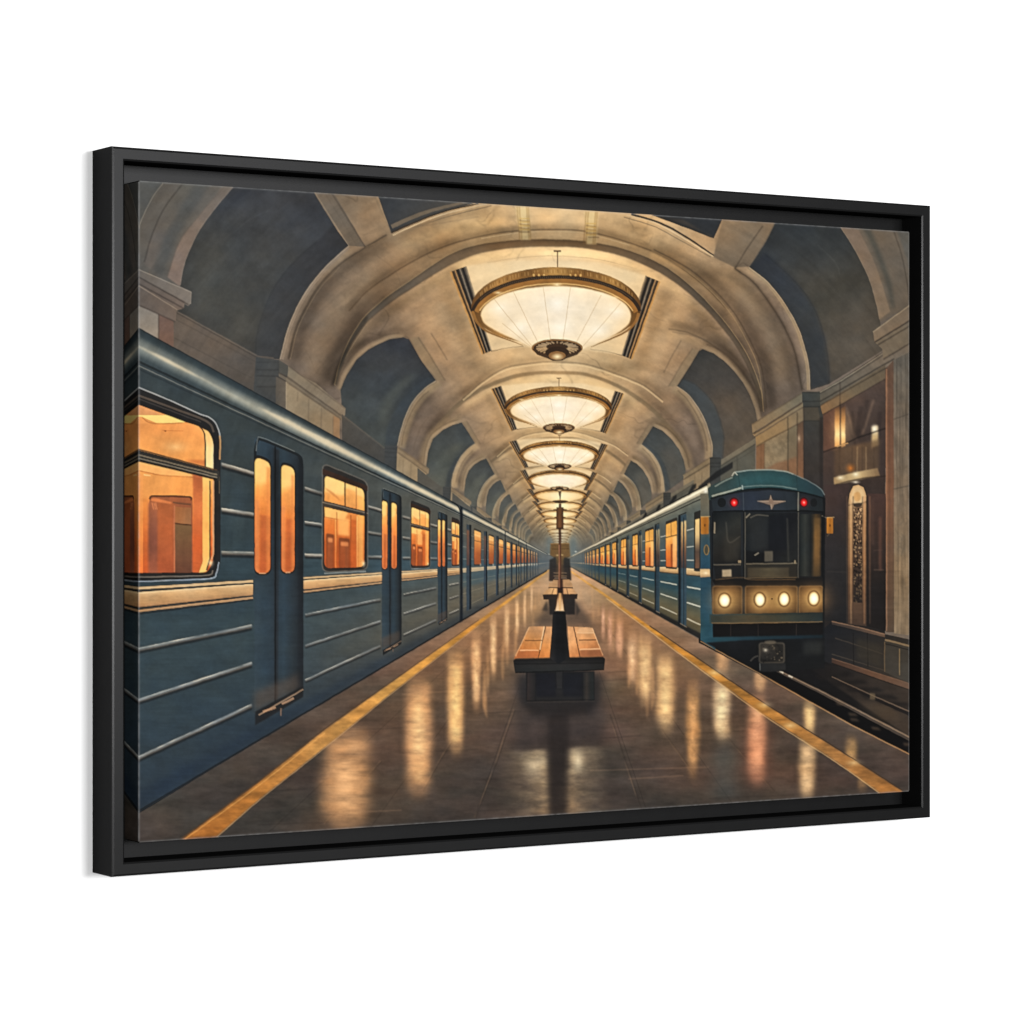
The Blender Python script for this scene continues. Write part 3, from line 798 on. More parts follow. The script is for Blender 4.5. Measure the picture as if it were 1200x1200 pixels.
    line(O((400, 700), (490, 668)), 1.4, (196, 150, 96), .8, curve=False)
    glow(996, 550, 9, 9, (240, 130, 40), .75, 'mix')
    # lit ledge
    fill(O((375, 940), (520, 905), (640, 880), (720, 865), (740, 930), (640, 945), (500, 975), (378, 1002)), lg((977, 560), (1030, 556), (150, 122, 84), (190, 164, 118), (118, 94, 68)), soft=.5)
    glow(984, 561, 8, 5, (246, 224, 176), .8); glow(1002, 557, 8, 6, (250, 228, 180), .8); glow(1002, 566, 8, 3, (255, 244, 210), .9)
    line(O((375, 1000), (500, 968), (640, 942), (780, 930)), 1.6, (50, 40, 34), .9)
    # door with carved ornament under it
    fill(O((300, 1000), (490, 985), (490, 2080), (300, 2060)), lg((0, 580), (0, 730), (66, 52, 48), (44, 42, 42), (34, 34, 36)))
    fill(P((640, 0), (785, 0), (785, 1075), (640, 1040)), lg((0, 580), (0, 740), (74, 54, 48), (62, 48, 42), (38, 34, 33), (36, 32, 31)))
    fill(P((488, 90), (500, 0), (530, -60), (570, -70), (610, -50), (632, 20), (632, 1040), (488, 1020)), lg((0, 570), (0, 735), (196, 158, 110), (150, 114, 78), (122, 90, 62), (92, 68, 50), (70, 54, 44)))
    fill(P((505, 40), (530, -40), (570, -62), (605, -30), (628, 50), (600, 84), (528, 84)), (206, 172, 124), soft=.5)
    fill(ell(1004, 583.5, 4.2, 6), (196, 146, 88), .9, soft=.4)
    fill(P((528, 78), (600, 72), (596, 96), (570, 110), (535, 100)), (62, 48, 38), .9)
    line(P((485, 95), (530, 80), (600, 72), (640, 58)), 1, (58, 46, 38), .8)
    orn = P((528, 110), (600, 100), (600, 855), (528, 850))
    fill(orn, lg((0, 595), (0, 710), (112, 84, 60), (70, 54, 44), (44, 38, 36)))
    cm = clipmask(orn)
    for k in range(240):
        x, y = 999 + RNG.random() * 12, 596 + RNG.random() * 112
        k2 = (y - 596) / 112
        fill(ell(x, y, .5 + RNG.random() * 1.0, .5 + RNG.random() * 1.4, 8), (40, 32, 28) if RNG.random() < .55 else tuple(np.array((206, 166, 120)) * (1 - .6 * k2)), .75, clip=cm)
    for x, c, ww in ((490, (64, 48, 38), 1), (512, (206, 164, 116), 1.6), (528, (60, 44, 34), .9), (602, (60, 44, 34), .9), (616, (186, 132, 88), 1.8), (636, (40, 32, 28), 1.6), (660, (120, 86, 62), 1.6), (480, (112, 84, 62), 1)):
        line(P((x, 20), (x, 1020)), ww, c, lambda xx, yy: np.interp(yy, [585, 640, 735], [.75, .55, .3]), curve=False, soft=.3)
    for x, y0, y1, c in ((740, 180, 600, (112, 74, 58)), (700, 480, 600, (56, 44, 40)), (680, 40, 400, (84, 62, 52))):
        line(P((x, y0), (x, y1)), 3.4, c, .5, soft=1, curve=False)
    line(P((690, 596), (770, 596)), .9, (120, 94, 76), .7, curve=False); line(P((690, 445), (760, 440)), .8, (110, 80, 64), .5, curve=False)
    line(P((320, 610), (485, 615)), 1, (64, 58, 54), .6, curve=False)
    # flank of the pilaster behind the train (dark) and its lit face
    fill(P1((505, 180), (690, 180), (690, 300), (720, 430), (720, 1300), (522, 1300), (522, 330)), lg((0, 465), (0, 580), (66, 68, 64), (60, 56, 52), (54, 48, 45)))
    fill(P1((522, 330), (670, 330), (690, 465), (525, 465)), (76, 70, 60))
    for y0 in (180, 270, 325, 465):
        line(P1((510, y0), (690, y0)), 1.1, (42, 42, 40), .8, curve=False)
    line(P1((700, 430), (700, 1200)), 4, (44, 38, 36), .6, soft=1, curve=False)
    fill(P1((0, 500), (505, 185), (510, 275), (10, 590)), lg((880, 500), (940, 465), (136, 112, 82), (112, 104, 86)))
    fill(P1((10, 600), (515, 280), (520, 325), (30, 625)), lg((880, 510), (940, 475), (146, 118, 84), (126, 112, 88)))
    fill(P1((40, 625), (520, 330), (522, 465), (130, 690), (45, 725)), lg((880, 515), (940, 482), (150, 118, 78), (124, 108, 84)))
    fill(P1((45, 725), (130, 690), (130, 1000), (45, 1000)), (128, 92, 64))
    stone = lg((895, 520), (935, 560), (134, 114, 86), (130, 112, 86), (116, 98, 76))
    fill(P1((130, 690), (365, 555), (365, 1010), (130, 1000)), lambda xx, yy: stone(xx, yy) * (1 + .4 * fbm(xx / 9, yy / 9, 4, 17)[..., None]))
    fill(P1((365, 555), (460, 505), (460, 1060), (365, 1010)), lg((925, 500), (930, 560), (112, 100, 78), (120, 98, 74)))
    fill(P1((130, 955), (250, 890), (365, 860), (460, 820), (460, 1100), (130, 1010)), lg((0, 545), (0, 570), (126, 88, 62), (116, 82, 58)), .7, soft=1)
    fill(P1((460, 505), (522, 470), (522, 1100), (460, 1060)), lg((0, 500), (0, 570), (100, 76, 58), (118, 86, 64), (122, 86, 60)))
    glow(935, 515, 4, 8, (220, 190, 150), .6)
    for p, c, ww in ((((0, 505), (505, 190)), (78, 64, 50), 1), (((20, 600), (510, 285)), (60, 48, 38), 1.6), (((30, 630), (515, 330)), (84, 68, 52), 1), (((50, 722), (520, 468)), (72, 58, 44), 1.1),
                     (((365, 430), (365, 1010)), (58, 52, 42), 1.1), (((460, 380), (460, 1050)), (62, 50, 40), 1.1), (((522, 330), (524, 1100)), (52, 44, 40), 1), (((130, 690), (130, 1000)), (104, 80, 56), .9), (((95, 700), (95, 1000)), (112, 76, 50), .9)):
        line(P1(*p), ww, c, .85, curve=False)
    # next ones to the left, receding
    for i in range(9):
        r = 1 / (1 + .523 * i)
        fk = min(1, i / 8) * .5
        mx = lambda c: tuple(np.array(c) * (1 - fk) + np.array((120, 112, 96)) * fk)
        z = lambda *p: recede(V(*p), r, .520)
        w = max(r, .3)
        fill(z((740, 975), (985, 815), (985, 1160), (740, 1160)), mx((88, 84, 72)))
        fill(z((740, 965), (985, 808), (985, 850), (740, 1005)), mx((112, 102, 84)))
        line(z((740, 1005), (985, 850)), 1.1 * w, mx((58, 54, 46)), .8, curve=False)
        line(z((860, 940), (860, 1100)), .8 * w, mx((62, 58, 50)), .7, curve=False)
        line(z((740, 1030), (985, 890)), .8 * w, mx((66, 62, 54)), .6, curve=False)
        fill(z((665, 945), (745, 945), (740, 1160), (665, 1160)), mx((66, 66, 62)))
        for y in (950, 985, 1010):
            line(z((665, y), (742, y)), 1 * w, mx((44, 44, 42)), .7, curve=False)
        fill(z((480, 1085), (665, 960), (665, 1160), (480, 1200)), mx((136, 116, 88)))
        fill(z((475, 1070), (665, 948), (665, 985), (490, 1095)), mx((128, 110, 84)))
        line(z((480, 1100), (665, 988)), 1.2 * w, mx((66, 56, 44)), .85, curve=False)
        line(z((475, 1072), (665, 948)), .9 * w, mx((92, 78, 60)), .7, curve=False)
        for x in (560, 610):
            line(z((x, 1050), (x, 1160)), .8 * w, mx((96, 80, 62)), .7, curve=False)


def far_end():
    glow(655, 648, 46, 40, (100, 106, 104), .75, 'mix', p=1.0)
    fill(C1((440, 440), (500, 440), (520, 560), (470, 760), (420, 760)), (98, 110, 110), .7, soft=2)
    fill(C1((740, 440), (800, 440), (830, 700), (760, 780), (720, 760)), (98, 112, 112), .7, soft=2)
    fill(C1((480, 530), (720, 525), (735, 700), (740, 980), (465, 980)), lg((0, 638), (0, 680), (110, 82, 48), (116, 88, 54), (72, 62, 46), (48, 44, 42)), soft=.3)
    fill(C1((490, 720), (545, 700), (560, 960), (465, 1000)), (50, 56, 60), .85, soft=.7)
    fill(C1((660, 720), (725, 700), (745, 960), (640, 960)), (46, 54, 60), .85, soft=.7)
    line(C1((480, 535), (720, 530)), 1, (150, 112, 66), .8, curve=False)
    line(C1((500, 600), (715, 598)), .8, (84, 60, 36), .8, curve=False)
    for x, y in ((565, 675), (625, 672)):
        glow(600 + x / 10.9, 590 + y / 10.9, 3, 1.8, (200, 170, 110), .7)
    for x, y in ((240, 560), (800, 630), (455, 665)):
        glow(600 + x / 10.9, 590 + y / 10.9, 2.6, 1.5, (240, 226, 190), .8)


def floor_col(xx, yy):
    d = np.clip((yy - 668) / 320, 0, 1)
    c = stops(d, [(176, 142, 106), (164, 128, 94), (137, 107, 82), (97, 78, 64), (73, 61, 54), (62, 54, 49)], [0, .1, .22, .42, .7, 1])
    side = np.clip((430 - xx) / 250, 0, 1)[..., None]
    c = c + (np.array((66, 62, 57), np.float32) / 255 - c) * side * .6
    n = fbm(xx / 50, yy / 14, 4, 41) * .36 + fbm(xx / 14, yy / 4.5, 3, 43) * .16
    hue = fbm(xx / 90, yy / 26, 3, 47)[..., None] * np.array((.5, .02, 0), np.float32) * .35
    return np.clip(c * (1 + n[..., None] + hue), 0, 1)


def streak(x, y0, y1, w, c0=(206, 150, 100), a=.7, lean=0.0, seed=0, clip=None):
    """long soft reflection of a lit window in the polished floor"""
    y = np.linspace(y0, y1, 14)
    rag = RNG.normal(size=(2, 14)) * w * .045
    prof = np.interp(np.linspace(0, 1, 14), [0, .12, .5, .85, 1], [.75, .95, 1, .85, .45]) * w / 2
    xc = x + lean * (y - y0)
    pts = [(xc[i] - prof[i] + rag[0, i], y[i]) for i in range(14)] + [(xc[i] + prof[i] + rag[1, i], y[i]) for i in range(13, -1, -1)]
    al = lambda xx, yy: np.clip(a * np.interp(yy, [y0 - 10, y0 + (y1 - y0) * .2, y0 + (y1 - y0) * .7, y1 + 8], [.3, .95, 1, 0]) * (1 + .9 * fbm(xx / (w * .9), yy / 7, 4, seed)), 0, 1)
    fill(pts, c0, lambda xx, yy: al(xx, yy) * .92, soft=w * .11, softy=5, clip=clip)
    core = [(xc[i] - prof[i] * .45, y[i]) for i in range(2, 12)] + [(xc[i] + prof[i] * .45, y[i]) for i in range(11, 1, -1)]
    fill(core, tuple(min(255, c * 1.22 + 16) for c in c0), lambda xx, yy: al(xx, yy) * np.clip(.6 + 1.1 * fbm(xx / (w * .5), yy / 7, 3, seed + 5), 0, 1), soft=w * .12, softy=4, clip=clip)


def floor():
    plat = Z0((150, 962), (640, 667), (672, 667), (820, 752), (1070, 888), (1070, 1000), (150, 1000))
    fill(plat, floor_col)
    cm = clipmask(plat)
    # lit gangway far off
    fill(Z0((642, 668), (672, 668), (700, 712), (612, 712)), (182, 152, 122), .5, soft=5, clip=cm)
    # slab joints towards the vanishing point and across
    for x in (300, 420, 545, 660, 770, 890):
        line([(x, 990), (VX + (x - VX) * .22, 660 + 330 * .22)], 1.3, (42, 36, 33), .28, w1=.5, curve=False, clip=cm)
    for a, b in ((I4((890, 960), (1000, 640), (1050, 480))), (I4((640, 870), (740, 700), (790, 640))), (Q((240, 640), (310, 850), (355, 990))), (Q((480, 660), (530, 740), (580, 820))), (Q((770, 670), (860, 770), (935, 860)))) and ():
        pass
    for q in (I4((890, 960), (960, 780), (1010, 630)), I4((640, 870), (690, 780), (745, 690)), Q((240, 640), (310, 850), (355, 990)), Q((480, 660), (580, 800)), Q((770, 670), (935, 860)), I4((200, 1020), (370, 830))):
        q = [(q[0][0] - (q[-1][0] - q[0][0]) * .25, q[0][1] - (q[-1][1] - q[0][1]) * .25)] + list(q) + [(q[-1][0] + (q[-1][0] - q[0][0]) * .3, q[-1][1] + (q[-1][1] - q[0][1]) * .3)]
        line(q, .9, (140, 110, 82), lambda xx, yy: np.clip(.34 + 1.4 * fbm(xx / 14, yy / 14, 2, 51), 0, .6), curve=False, clip=cm, soft=.25)
        line([(x + 1.2, y + .6) for x, y in q], 1.0, (40, 34, 31), .4, curve=False, clip=cm, soft=.3)
    for y, x0, x1 in ((968, 300, 420), (930, 300, 360), (905, 690, 830), (858, 400, 480), (862, 800, 880), (938, 830, 930), (815, 470, 540), (780, 540, 600), (790, 710, 780), (975, 600, 700), (955, 385, 470), (915, 735, 800), (922, 590, 700), (838, 560, 640), (800, 700, 760), (952, 560, 640), (884, 470, 560), (868, 690, 750)):
        line(Z0((x0, y), ((x0 + x1) / 2, y - 2), (x1, y - 4)), 1.0, (150, 116, 90) if int(y) % 2 else (44, 38, 35), .35, soft=.3, clip=cm)
    # warm wash of the lit cars on the stone
    for pts in (Z0((470, 800), (600, 700), (636, 690), (610, 760), (560, 880), (440, 985), (340, 985)), Z0((690, 690), (720, 705), (800, 770), (900, 850), (980, 930), (900, 940), (800, 920), (730, 830))):
        fill(pts, (178, 120, 68), lambda xx, yy: .42 * np.clip(1.2 - (yy - 690) / 160, .28, 1), soft=13, clip=cm)
    # window reflections, left of the benches
    # many narrow glints of the far windows
    for k in range(19):
        y = 688 + 4.6 * k * (1 + k * .012)
        for sg, x0 in ((-1, 652 - (y - 668) * 1.02), (1, 668 + (y - 668) * 1.06)):
            xx0 = x0 + RNG.normal() * 3 + sg * (-.35 * (y - 668) * RNG.random())
            taper(Z0((xx0, y - 6), (xx0, y + 10 + (y - 680) * .25), (xx0 + RNG.normal(), y + 14 + (y - 680) * .38)), 1.5 + (y - 680) * .035, (214, 158, 104), .22 + .2 * RNG.random(), soft=.7, clip=cm)
    for x, y0, y1, w, c, a in ((405, 850, 985, 54, (202, 146, 96), .85), (490, 795, 940, 31, (222, 160, 106), .95), (533, 765, 890, 19, (228, 170, 108), .95), (557, 742, 838, 11, (218, 164, 114), .8),
                               (577, 722, 800, 8, (216, 166, 118), .8), (593, 708, 768, 6, (214, 164, 116), .75), (605, 700, 748, 5, (212, 164, 118), .7), (614, 692, 735, 4, (210, 164, 120), .6), (622, 688, 722, 3.5, (208, 164, 122), .55)):
        streak(x, y0, y1, w, c, a, seed=int(x), clip=cm)
    for x, y0, y1, w, c, a in ((706, 712, 752, 5, (206, 150, 116), .6), (714, 716, 765, 6, (204, 146, 112), .6), (725, 728, 775, 9, (206, 148, 112), .65), (740, 742, 808, 11, (212, 160, 116), .75), (755, 746, 832, 17, (212, 164, 112), .85),
                               (779, 768, 866, 22, (216, 168, 114), .9), (811, 800, 918, 15, (190, 136, 82), .7), (845, 796, 874, 20, (224, 184, 136), .9), (886, 816, 925, 22, (208, 146, 104), .85), (945, 862, 945, 20, (196, 158, 112), .75),
                               (846, 762, 792, 16, (200, 146, 96), .6), (890, 788, 812, 15, (214, 158, 108), .75), (948, 822, 866, 14, (212, 168, 112), .8), (997, 866, 905, 14, (186, 140, 84), .6), (1010, 905, 930, 12, (160, 120, 74), .45)):
        streak(x, y0, y1, w, c, a, seed=int(x), clip=cm)
    fill(ell(886, 885, 16, 40), (176, 84, 62), .22, soft=6, clip=cm)
    fill(ell(848, 905, 14, 36), (72, 84, 82), .45, soft=8, clip=cm)
    # lamp bowl mirrored at the bottom centre
    for x0, x1, y0 in ((588, 640, 882), (664, 706, 878)):
        fill(Z0((x0, y0), (x1, y0 - 2), (x1 + 10, 965), (x0 - 14, 965)), lambda xx, yy: stops(np.clip((yy - 878) / 85, 0, 1), [(206, 180, 138), (168, 142, 108), (150, 122, 92)]),
             lambda xx, yy: np.clip(.72 * np.exp(-((xx - 651) / 42) ** 2) * (1 + 1.1 * fbm(xx / 14, yy / 5, 3, 61)), 0, 1), soft=4, softy=1.2, clip=cm)
    glow(625, 900, 22, 22, (236, 212, 170), .6, 'mix', clip=cm); glow(676, 893, 12, 22, (240, 218, 176), .75, 'mix', clip=cm)
    # mirror image and shade of the bench
    fill(Z0((602, 790), (707, 788), (706, 874), (604, 880)), (58, 51, 49), .72, soft=5, clip=cm)
    fill(Z0((612, 800), (698, 800), (694, 830), (616, 830)), (34, 31, 31), .9, soft=4, clip=cm)
    fill(Z0((640, 830), (666, 830), (664, 962), (642, 962)), (44, 38, 36), .85, soft=3, softy=2, clip=cm)
    line(Z0((625, 838), (626, 880)), 5, (84, 70, 64), .4, soft=3, curve=False, clip=cm)
    # yellow safety lines
    yl = Z0((205, 991), (300, 920.5), (380, 857), (460, 800), (560, 729), (641, 669.5), (645, 668.5), (640, 672.5), (560, 734), (460, 812), (380, 877), (300, 941), (243, 991))
    def ycol(xx, yy):
        c = stops(np.clip((xx - 200) / 440, 0, 1), [(158, 98, 44), (164, 104, 46), (186, 132, 70), (188, 136, 68), (200, 136, 56), (200, 146, 70)])
        return np.clip(c * (1 + .5 * fbm(xx / 20, yy / 7, 4, 71)[..., None]), 0, 1)
    fill(yl, ycol, soft=.3, clip=cm)
    line(Z0((203, 991), (300, 919), (380, 855.5), (460, 799), (560, 728)), 1.5, (92, 64, 40), .8, w1=.6, clip=cm)
    line(Z0((216, 985), (300, 924), (380, 860.5)), 1.2, (214, 160, 92), .5, clip=cm)
    line(Z0((243, 992), (300, 942), (380, 878), (460, 813), (560, 735)), 1.2, (210, 168, 116), .5, w1=.5, clip=cm)
    yr = Z0((669, 671), (710, 699), (760, 735.5), (800, 763), (892, 825), (980, 880), (1070, 938), (1070, 955), (1040, 938), (980, 895), (892, 838), (800, 770.5), (760, 740), (710, 702), (666, 671))
    def yrcol(xx, yy):
        c = stops(np.clip((xx - 670) / 390, 0, 1), [(204, 150, 76), (196, 132, 50), (176, 118, 50), (168, 114, 54), (162, 112, 62), (146, 96, 48)])
        return np.clip(c * (1 + .6 * fbm(xx / 22, yy / 6, 4, 73)[..., None]), 0, 1)
    fill(yr, yrcol, soft=.3, clip=cm)
    line(Z0((710, 703), (760, 741), (800, 771.5), (892, 839), (980, 896), (1040, 939)), 1.3, (214, 170, 110), .55, clip=cm)
    line(Z0((760, 735), (800, 762), (892, 824), (980, 879), (1070, 937)), 1.3, (70, 52, 38), .7, clip=cm)
    for x, y in ((895, 828), (1000, 896), (836, 790), (925, 852)):
        glow(x, y, 16, 7, (250, 214, 150), .5, clip=cm)
    # platform edge under the left train: thin warm line
    line(Z0((162, 954), (380, 823.5), (520, 741), (640, 669)), 1.2, (112, 90, 68), .6, curve=False, clip=cm)


def trench():
    """the empty track in front of the right-hand train, plinth of the wall"""
    fill(Z0((818, 748), (968, 744), (974, 731), (1037, 745), (1075, 754), (1075, 890), (818, 755)), lg((860, 760), (1060, 840), (26, 27, 29), (24, 23, 24), (34, 30, 27)))
    fill(N((690, 380), (740, 337), (1040, 408), (1200, 442), (1200, 760), (690, 560)), lg((970, 745), (1060, 800), (30, 31, 34), (44, 41, 39), (62, 54, 45)))
    # ledge
    fill(N((740, 335), (1040, 405), (1040, 425), (740, 352)), lg((974, 732), (1036, 746), (58, 50, 46), (96, 74, 58)))
    line(N((740, 336), (900, 372), (1040, 408)), 1.2, (134, 102, 78), .8, curve=False)
    # blocks
    for p, q in (((760, 430), (1030, 520)), ((740, 520), (1035, 612))):
        line(N(p, q), 1.2, (64, 56, 48), .8, curve=False)
    for x in (860, 940):
        line(N((x, 400), (x + 4, 590)), 1.1, (30, 28, 28), .8, curve=False)
    fill(N((880, 430), (1020, 470), (1020, 590), (880, 545)), (58, 52, 42), .5, soft=2)
    fill(N((1036, 440), (1190, 480), (1190, 690), (1036, 620)), lg((1036, 760), (1066, 780), (58, 54, 48), (66, 60, 52)))
    line(N((1040, 440), (1190, 478)), 2.2, (128, 106, 78), .85, curve=False)
    line(N((1040, 462), (1190, 500)), 1.2, (40, 36, 33), .8, curve=False)
    line(N((1038, 450), (1038, 620)), 1.3, (104, 84, 60), .7, curve=False)
    for x in (1122,):
        line(N((x, 490), (x, 640)), 1.2, (132, 108, 74), .8, curve=False)
    # reddish curb
    fill(N((740, 545), (1190, 690), (1190, 728), (740, 572)), lg((974, 775), (1066, 806), (62, 46, 38), (92, 66, 50), (98, 74, 58)))
    line(N((740, 572), (1190, 728)), 1.4, (32, 27, 25), .9, curve=False)
    line(N((740, 545), (1190, 690)), 1, (120, 88, 66), .6, curve=False)
    # bed, sleepers, rails
    fill(N((560, 560), (740, 575), (1190, 728), (1190, 1000)), lg((960, 790), (1066, 850), (30, 28, 28), (52, 44, 38), (60, 50, 42)), soft=1)
    for k in range(7):
        x = 640 + k * 85
        fill(N((x, 640 + k * 34), (x + 190, 620 + k * 44), (x + 225, 640 + k * 46), (x + 30, 668 + k * 34)), (30, 27, 26), .7, soft=1.3)
    fill(N((880, 790), (1060, 800), (1150, 900), (1000, 880)), (98, 78, 56), .4, soft=4)
    line(N((740, 655), (960, 760), (1190, 862)), 3.6, (34, 30, 29), .95, w1=5, curve=False)
    line(N((740, 648), (960, 750), (1190, 850)), 1.0, (112, 92, 74), .75, w1=1.6, curve=False)
    fill(N((955, 740), (985, 745), (985, 780), (955, 775)), (104, 86, 62), .7, soft=.5)
    fill(N((380, 600), (460, 610), (1190, 1000), (1190, 1090), (900, 940), (340, 640)), (20, 19, 20), .95, soft=1)
    line(N((395, 595), (520, 655), (700, 745), (900, 850), (1190, 1003)), 3.2, (72, 62, 54), .95, w1=5.5, curve=False)
    line(N((400, 594), (520, 652), (700, 741), (900, 845), (1190, 996)), 1.0, (140, 116, 92), .7, w1=1.6, curve=False)
    for x0, x1 in ((412, 432), (444, 468), (496, 520)):
        f = lambda x: 594 + (x - 400) * .49
        line(N((x0, f(x0)), (x1, f(x1))), 1.8, (226, 214, 190), .8, curve=False)
    for x, y in ((760, 790), (830, 850), (840, 880), (960, 930), (1140, 1020)):
        fill(N((x, y), (x + 40, y + 4), (x + 60, y + 22), (x + 10, y + 18)), (84, 68, 52), .6, soft=1)
    # platform edge lip
    line(N((0, 446), (330, 628), (600, 780), (860, 925), (1190, 1092)), 1.6, (170, 128, 84), .75, curve=False)
    line(N((0, 440), (330, 620), (600, 772), (860, 917), (1190, 1084)), 1.6, (20, 18, 18), .9, curve=False)


def lquad(f, x0, x1, t0, t1, rad=0.0):
    p = [f(x0, t0), f(x1, t0), f(x1, t1), f(x0, t1)]
    if not rad:
        return p
    out = []
    for i in range(4):
        a, b, c = np.array(p[i - 1]), np.array(p[i]), np.array(p[(i + 1) % 4])
        ra = min(rad, np.linalg.norm(a - b) * .45); rc = min(rad, np.linalg.norm(c - b) * .45)
        s, e = b + (a - b) / np.linalg.norm(a - b) * ra, b + (c - b) / np.linalg.norm(c - b) * rc
        for k in np.linspace(0, 1, 7):
            out.append(tuple((1 - k) ** 2 * s + 2 * k * (1 - k) * b + k * k * e))
    return out


def ridge(f, x0, x1, t, w, far=1.0, c=(122, 125, 124)):
    """raised bright moulding with its shade below"""
    a, b = f(x0, t), f(x1, t)
    line([(a[0], a[1] + w * .95), (b[0], b[1] + w * .95)], w * 1.0, (32, 36, 39), .7 * far, curve=False, soft=.4)
    line([(a[0], a[1] + w * .45), (b[0], b[1] + w * .45)], w * .5, (98, 84, 72), .8 * far, curve=False, soft=.25)
    line([a, b], w * .68, c, lambda xx, yy: np.clip(.8 + 1.1 * fbm(xx / 26, yy / 26, 3, int(t)), .25, 1) * far, curve=False, soft=.3)
    line([(a[0], a[1] - w * .2), (b[0], b[1] - w * .2)], w * .3, (214, 204, 182), lambda xx, yy: np.clip(.3 + 2.2 * fbm(xx / 20, yy / 20, 3, int(t) + 3), 0, .9) * far, curve=False)


def glassfill(f, x0, x1, t0, t1, rad, seed, detail=1):
    q = lquad(f, x0, x1, t0, t1, rad)
    g = lg((0, f(x0, t0)[1]), (0, f(x0, t1)[1]), (244, 174, 98), (240, 160, 82), (224, 126, 58), (200, 96, 40), (182, 84, 38))
    fill(q, lambda xx, yy: np.clip(g(xx, yy) * (1 + .16 * fbm(xx / 6, yy / 40, 3, seed)[..., None]), 0, 1))
    return clipmask(q)


def train_left():
    body = [LT(150, 386), LT(648, 386), LT(648, 954), LT(150, 954)]
    def bcol(xx, yy):
        k = np.clip((xx - 162) / 420, 0, 1)
        m = (yy - 660) / np.maximum(657 - xx, 3)
        c = stops(np.clip((m + .56) / 1.16, 0, 1), [(50, 60, 64), (58, 66, 67), (56, 68, 72), (52, 68, 75), (54, 68, 73), (50, 63, 70), (43, 54, 64)])
        far = stops(np.clip((m + .56) / 1.16, 0, 1), [(92, 92, 84), (96, 94, 84), (84, 88, 84), (64, 84, 92), (92, 92, 84), (104, 94, 76), (70, 72, 70)])
        kk = (np.clip((xx - 330) / 250, 0, 1) ** .8)[..., None]
        c = c + (far - c) * kk
        return c * (1 + .10 * fbm(xx / 40, yy / 20, 3, 81)[..., None] + .035 * fbm(xx / 60, yy / 1.2, 2, 83)[..., None])
    fill(body, bcol)
    cm = clipmask(body)
    # roof: dark shoulder, bright curve, gutter
    fill([LT(150, 386), LT(650, 386), LT(650, 428), LT(150, 428)], lambda xx, yy: stops(np.clip(((660 - yy) / np.maximum(657 - xx, 3) * 495 - 232) / 42, 0, 1),
         [(54, 64, 68), (66, 76, 78), (108, 114, 110), (98, 102, 98), (56, 67, 71), (48, 59, 64)]), soft=.4)
    # streaks of light along the roof, brighter ones where lamps stand
    for x0, x1, t, w, a, pk in ((150, 270, 407.5, 4, .55, .3), (176, 232, 407, 3.4, .8, .3), (240, 300, 409, 3, .4, .6), (225, 420, 411, 12, .5, .6), (255, 520, 409, 9, .5, .5), (306, 366, 407, 3.4, .9, .35), (300, 420, 408, 5, .6, .4),
                               (346, 480, 408, 6, .75, .25), (350, 420, 407, 3, .9, .3), (330, 350, 404, 2.6, .5, .5), (430, 560, 408, 4.4, .8, .4), (470, 640, 406, 3, .75, .4), (540, 645, 406, 1.6, .85, .3)):
        taper([LT(x0 + (x1 - x0) * k, t) for k in np.linspace(0, 1, 12)], w, (228, 206, 168) if w < 8 else (168, 166, 150), a, soft=.8 if w < 8 else 2.4, peak=pk)
    line([LT(150, 405), LT(560, 405)], 16, (146, 150, 140), .25, w1=3, soft=2, curve=False)
    line([LT(150, 386), LT(640, 386)], 1.3, (36, 42, 46), .7, w1=.6, curve=False)
    line([LT(150, 425), LT(640, 425)], 2.8, (40, 46, 48), .85, w1=.6, curve=False)
    line([LT(150, 430), LT(640, 430)], 1.4, (118, 116, 108), .75, w1=.5, curve=False)
    line([LT(150, 434), LT(640, 434)], 2.2, (44, 52, 56), .6, w1=.4, curve=False)
    # skirt
    line([LT(150, 938), LT(640, 938)], 16, (36, 48, 62), .5, w1=1, soft=3, curve=False)
    line([LT(162, 952), LT(640, 952)], 2.4, (30, 33, 36), .8, w1=1.8, curve=False)

    segs = [(150, 296, 1), (355, 446.5, 1), (470, 511.5, 1), (523.5, 538, 1)]
    band = lambda xx, yy: np.clip(stops(np.clip(((yy - 660) / np.maximum(657 - xx, 3) * 495 - 35) / 18, 0, 1), [(216, 180, 132), (196, 154, 106), (186, 144, 98), (168, 124, 84)]) * (1 + .15 * fbm(xx / 22, yy / 5, 3, 85)[..., None]), 0, 1)
    for k, (x0, x1, _) in enumerate(segs):
        # cream belt
        fill([LT(x0, 689), LT(x1, 689), LT(x1, 720), LT(x0, 720)], (58, 56, 54), .8)
        line([LT(x0, 691), LT(x1, 691)], 2.6 * (657 - x1) / 400 + .4, (206, 172, 126), .95, curve=False)
        fill(lquad(LT, x0, x1, 695.5, 713, 1.2), band)
        line([LT(x0, 696.5), LT(x1, 696.5)], 1, (232, 200, 152), .8, curve=False)
        line([LT(x0, 717.5), LT(x1, 717.5)], 2.2 * (657 - x1) / 400 + .4, (190, 146, 102), .9, curve=False)
        line([LT(x0, 721), LT(x1, 721)], 1.6 * (657 - x1) / 400 + .3, (36, 44, 50), .7, curve=False)
        wr = 3.4 * (657 - (x0 + x1) / 2) / 420 + .4
        for t in (762, 822, 889):
            ridge(LT, x0 + (2 if k else 0), x1 - 1.5, t, wr)
    for x0, x1 in ((259, 297), (356.5, 377.5), (430.5, 446.5), (471, 480), (503.5, 511.5), (524, 528)):
        for t in (517, 583, 646):
            ridge(LT, x0, x1, t, 3.7 * (657 - x0) / 400 + .4, c=(158, 150, 137))

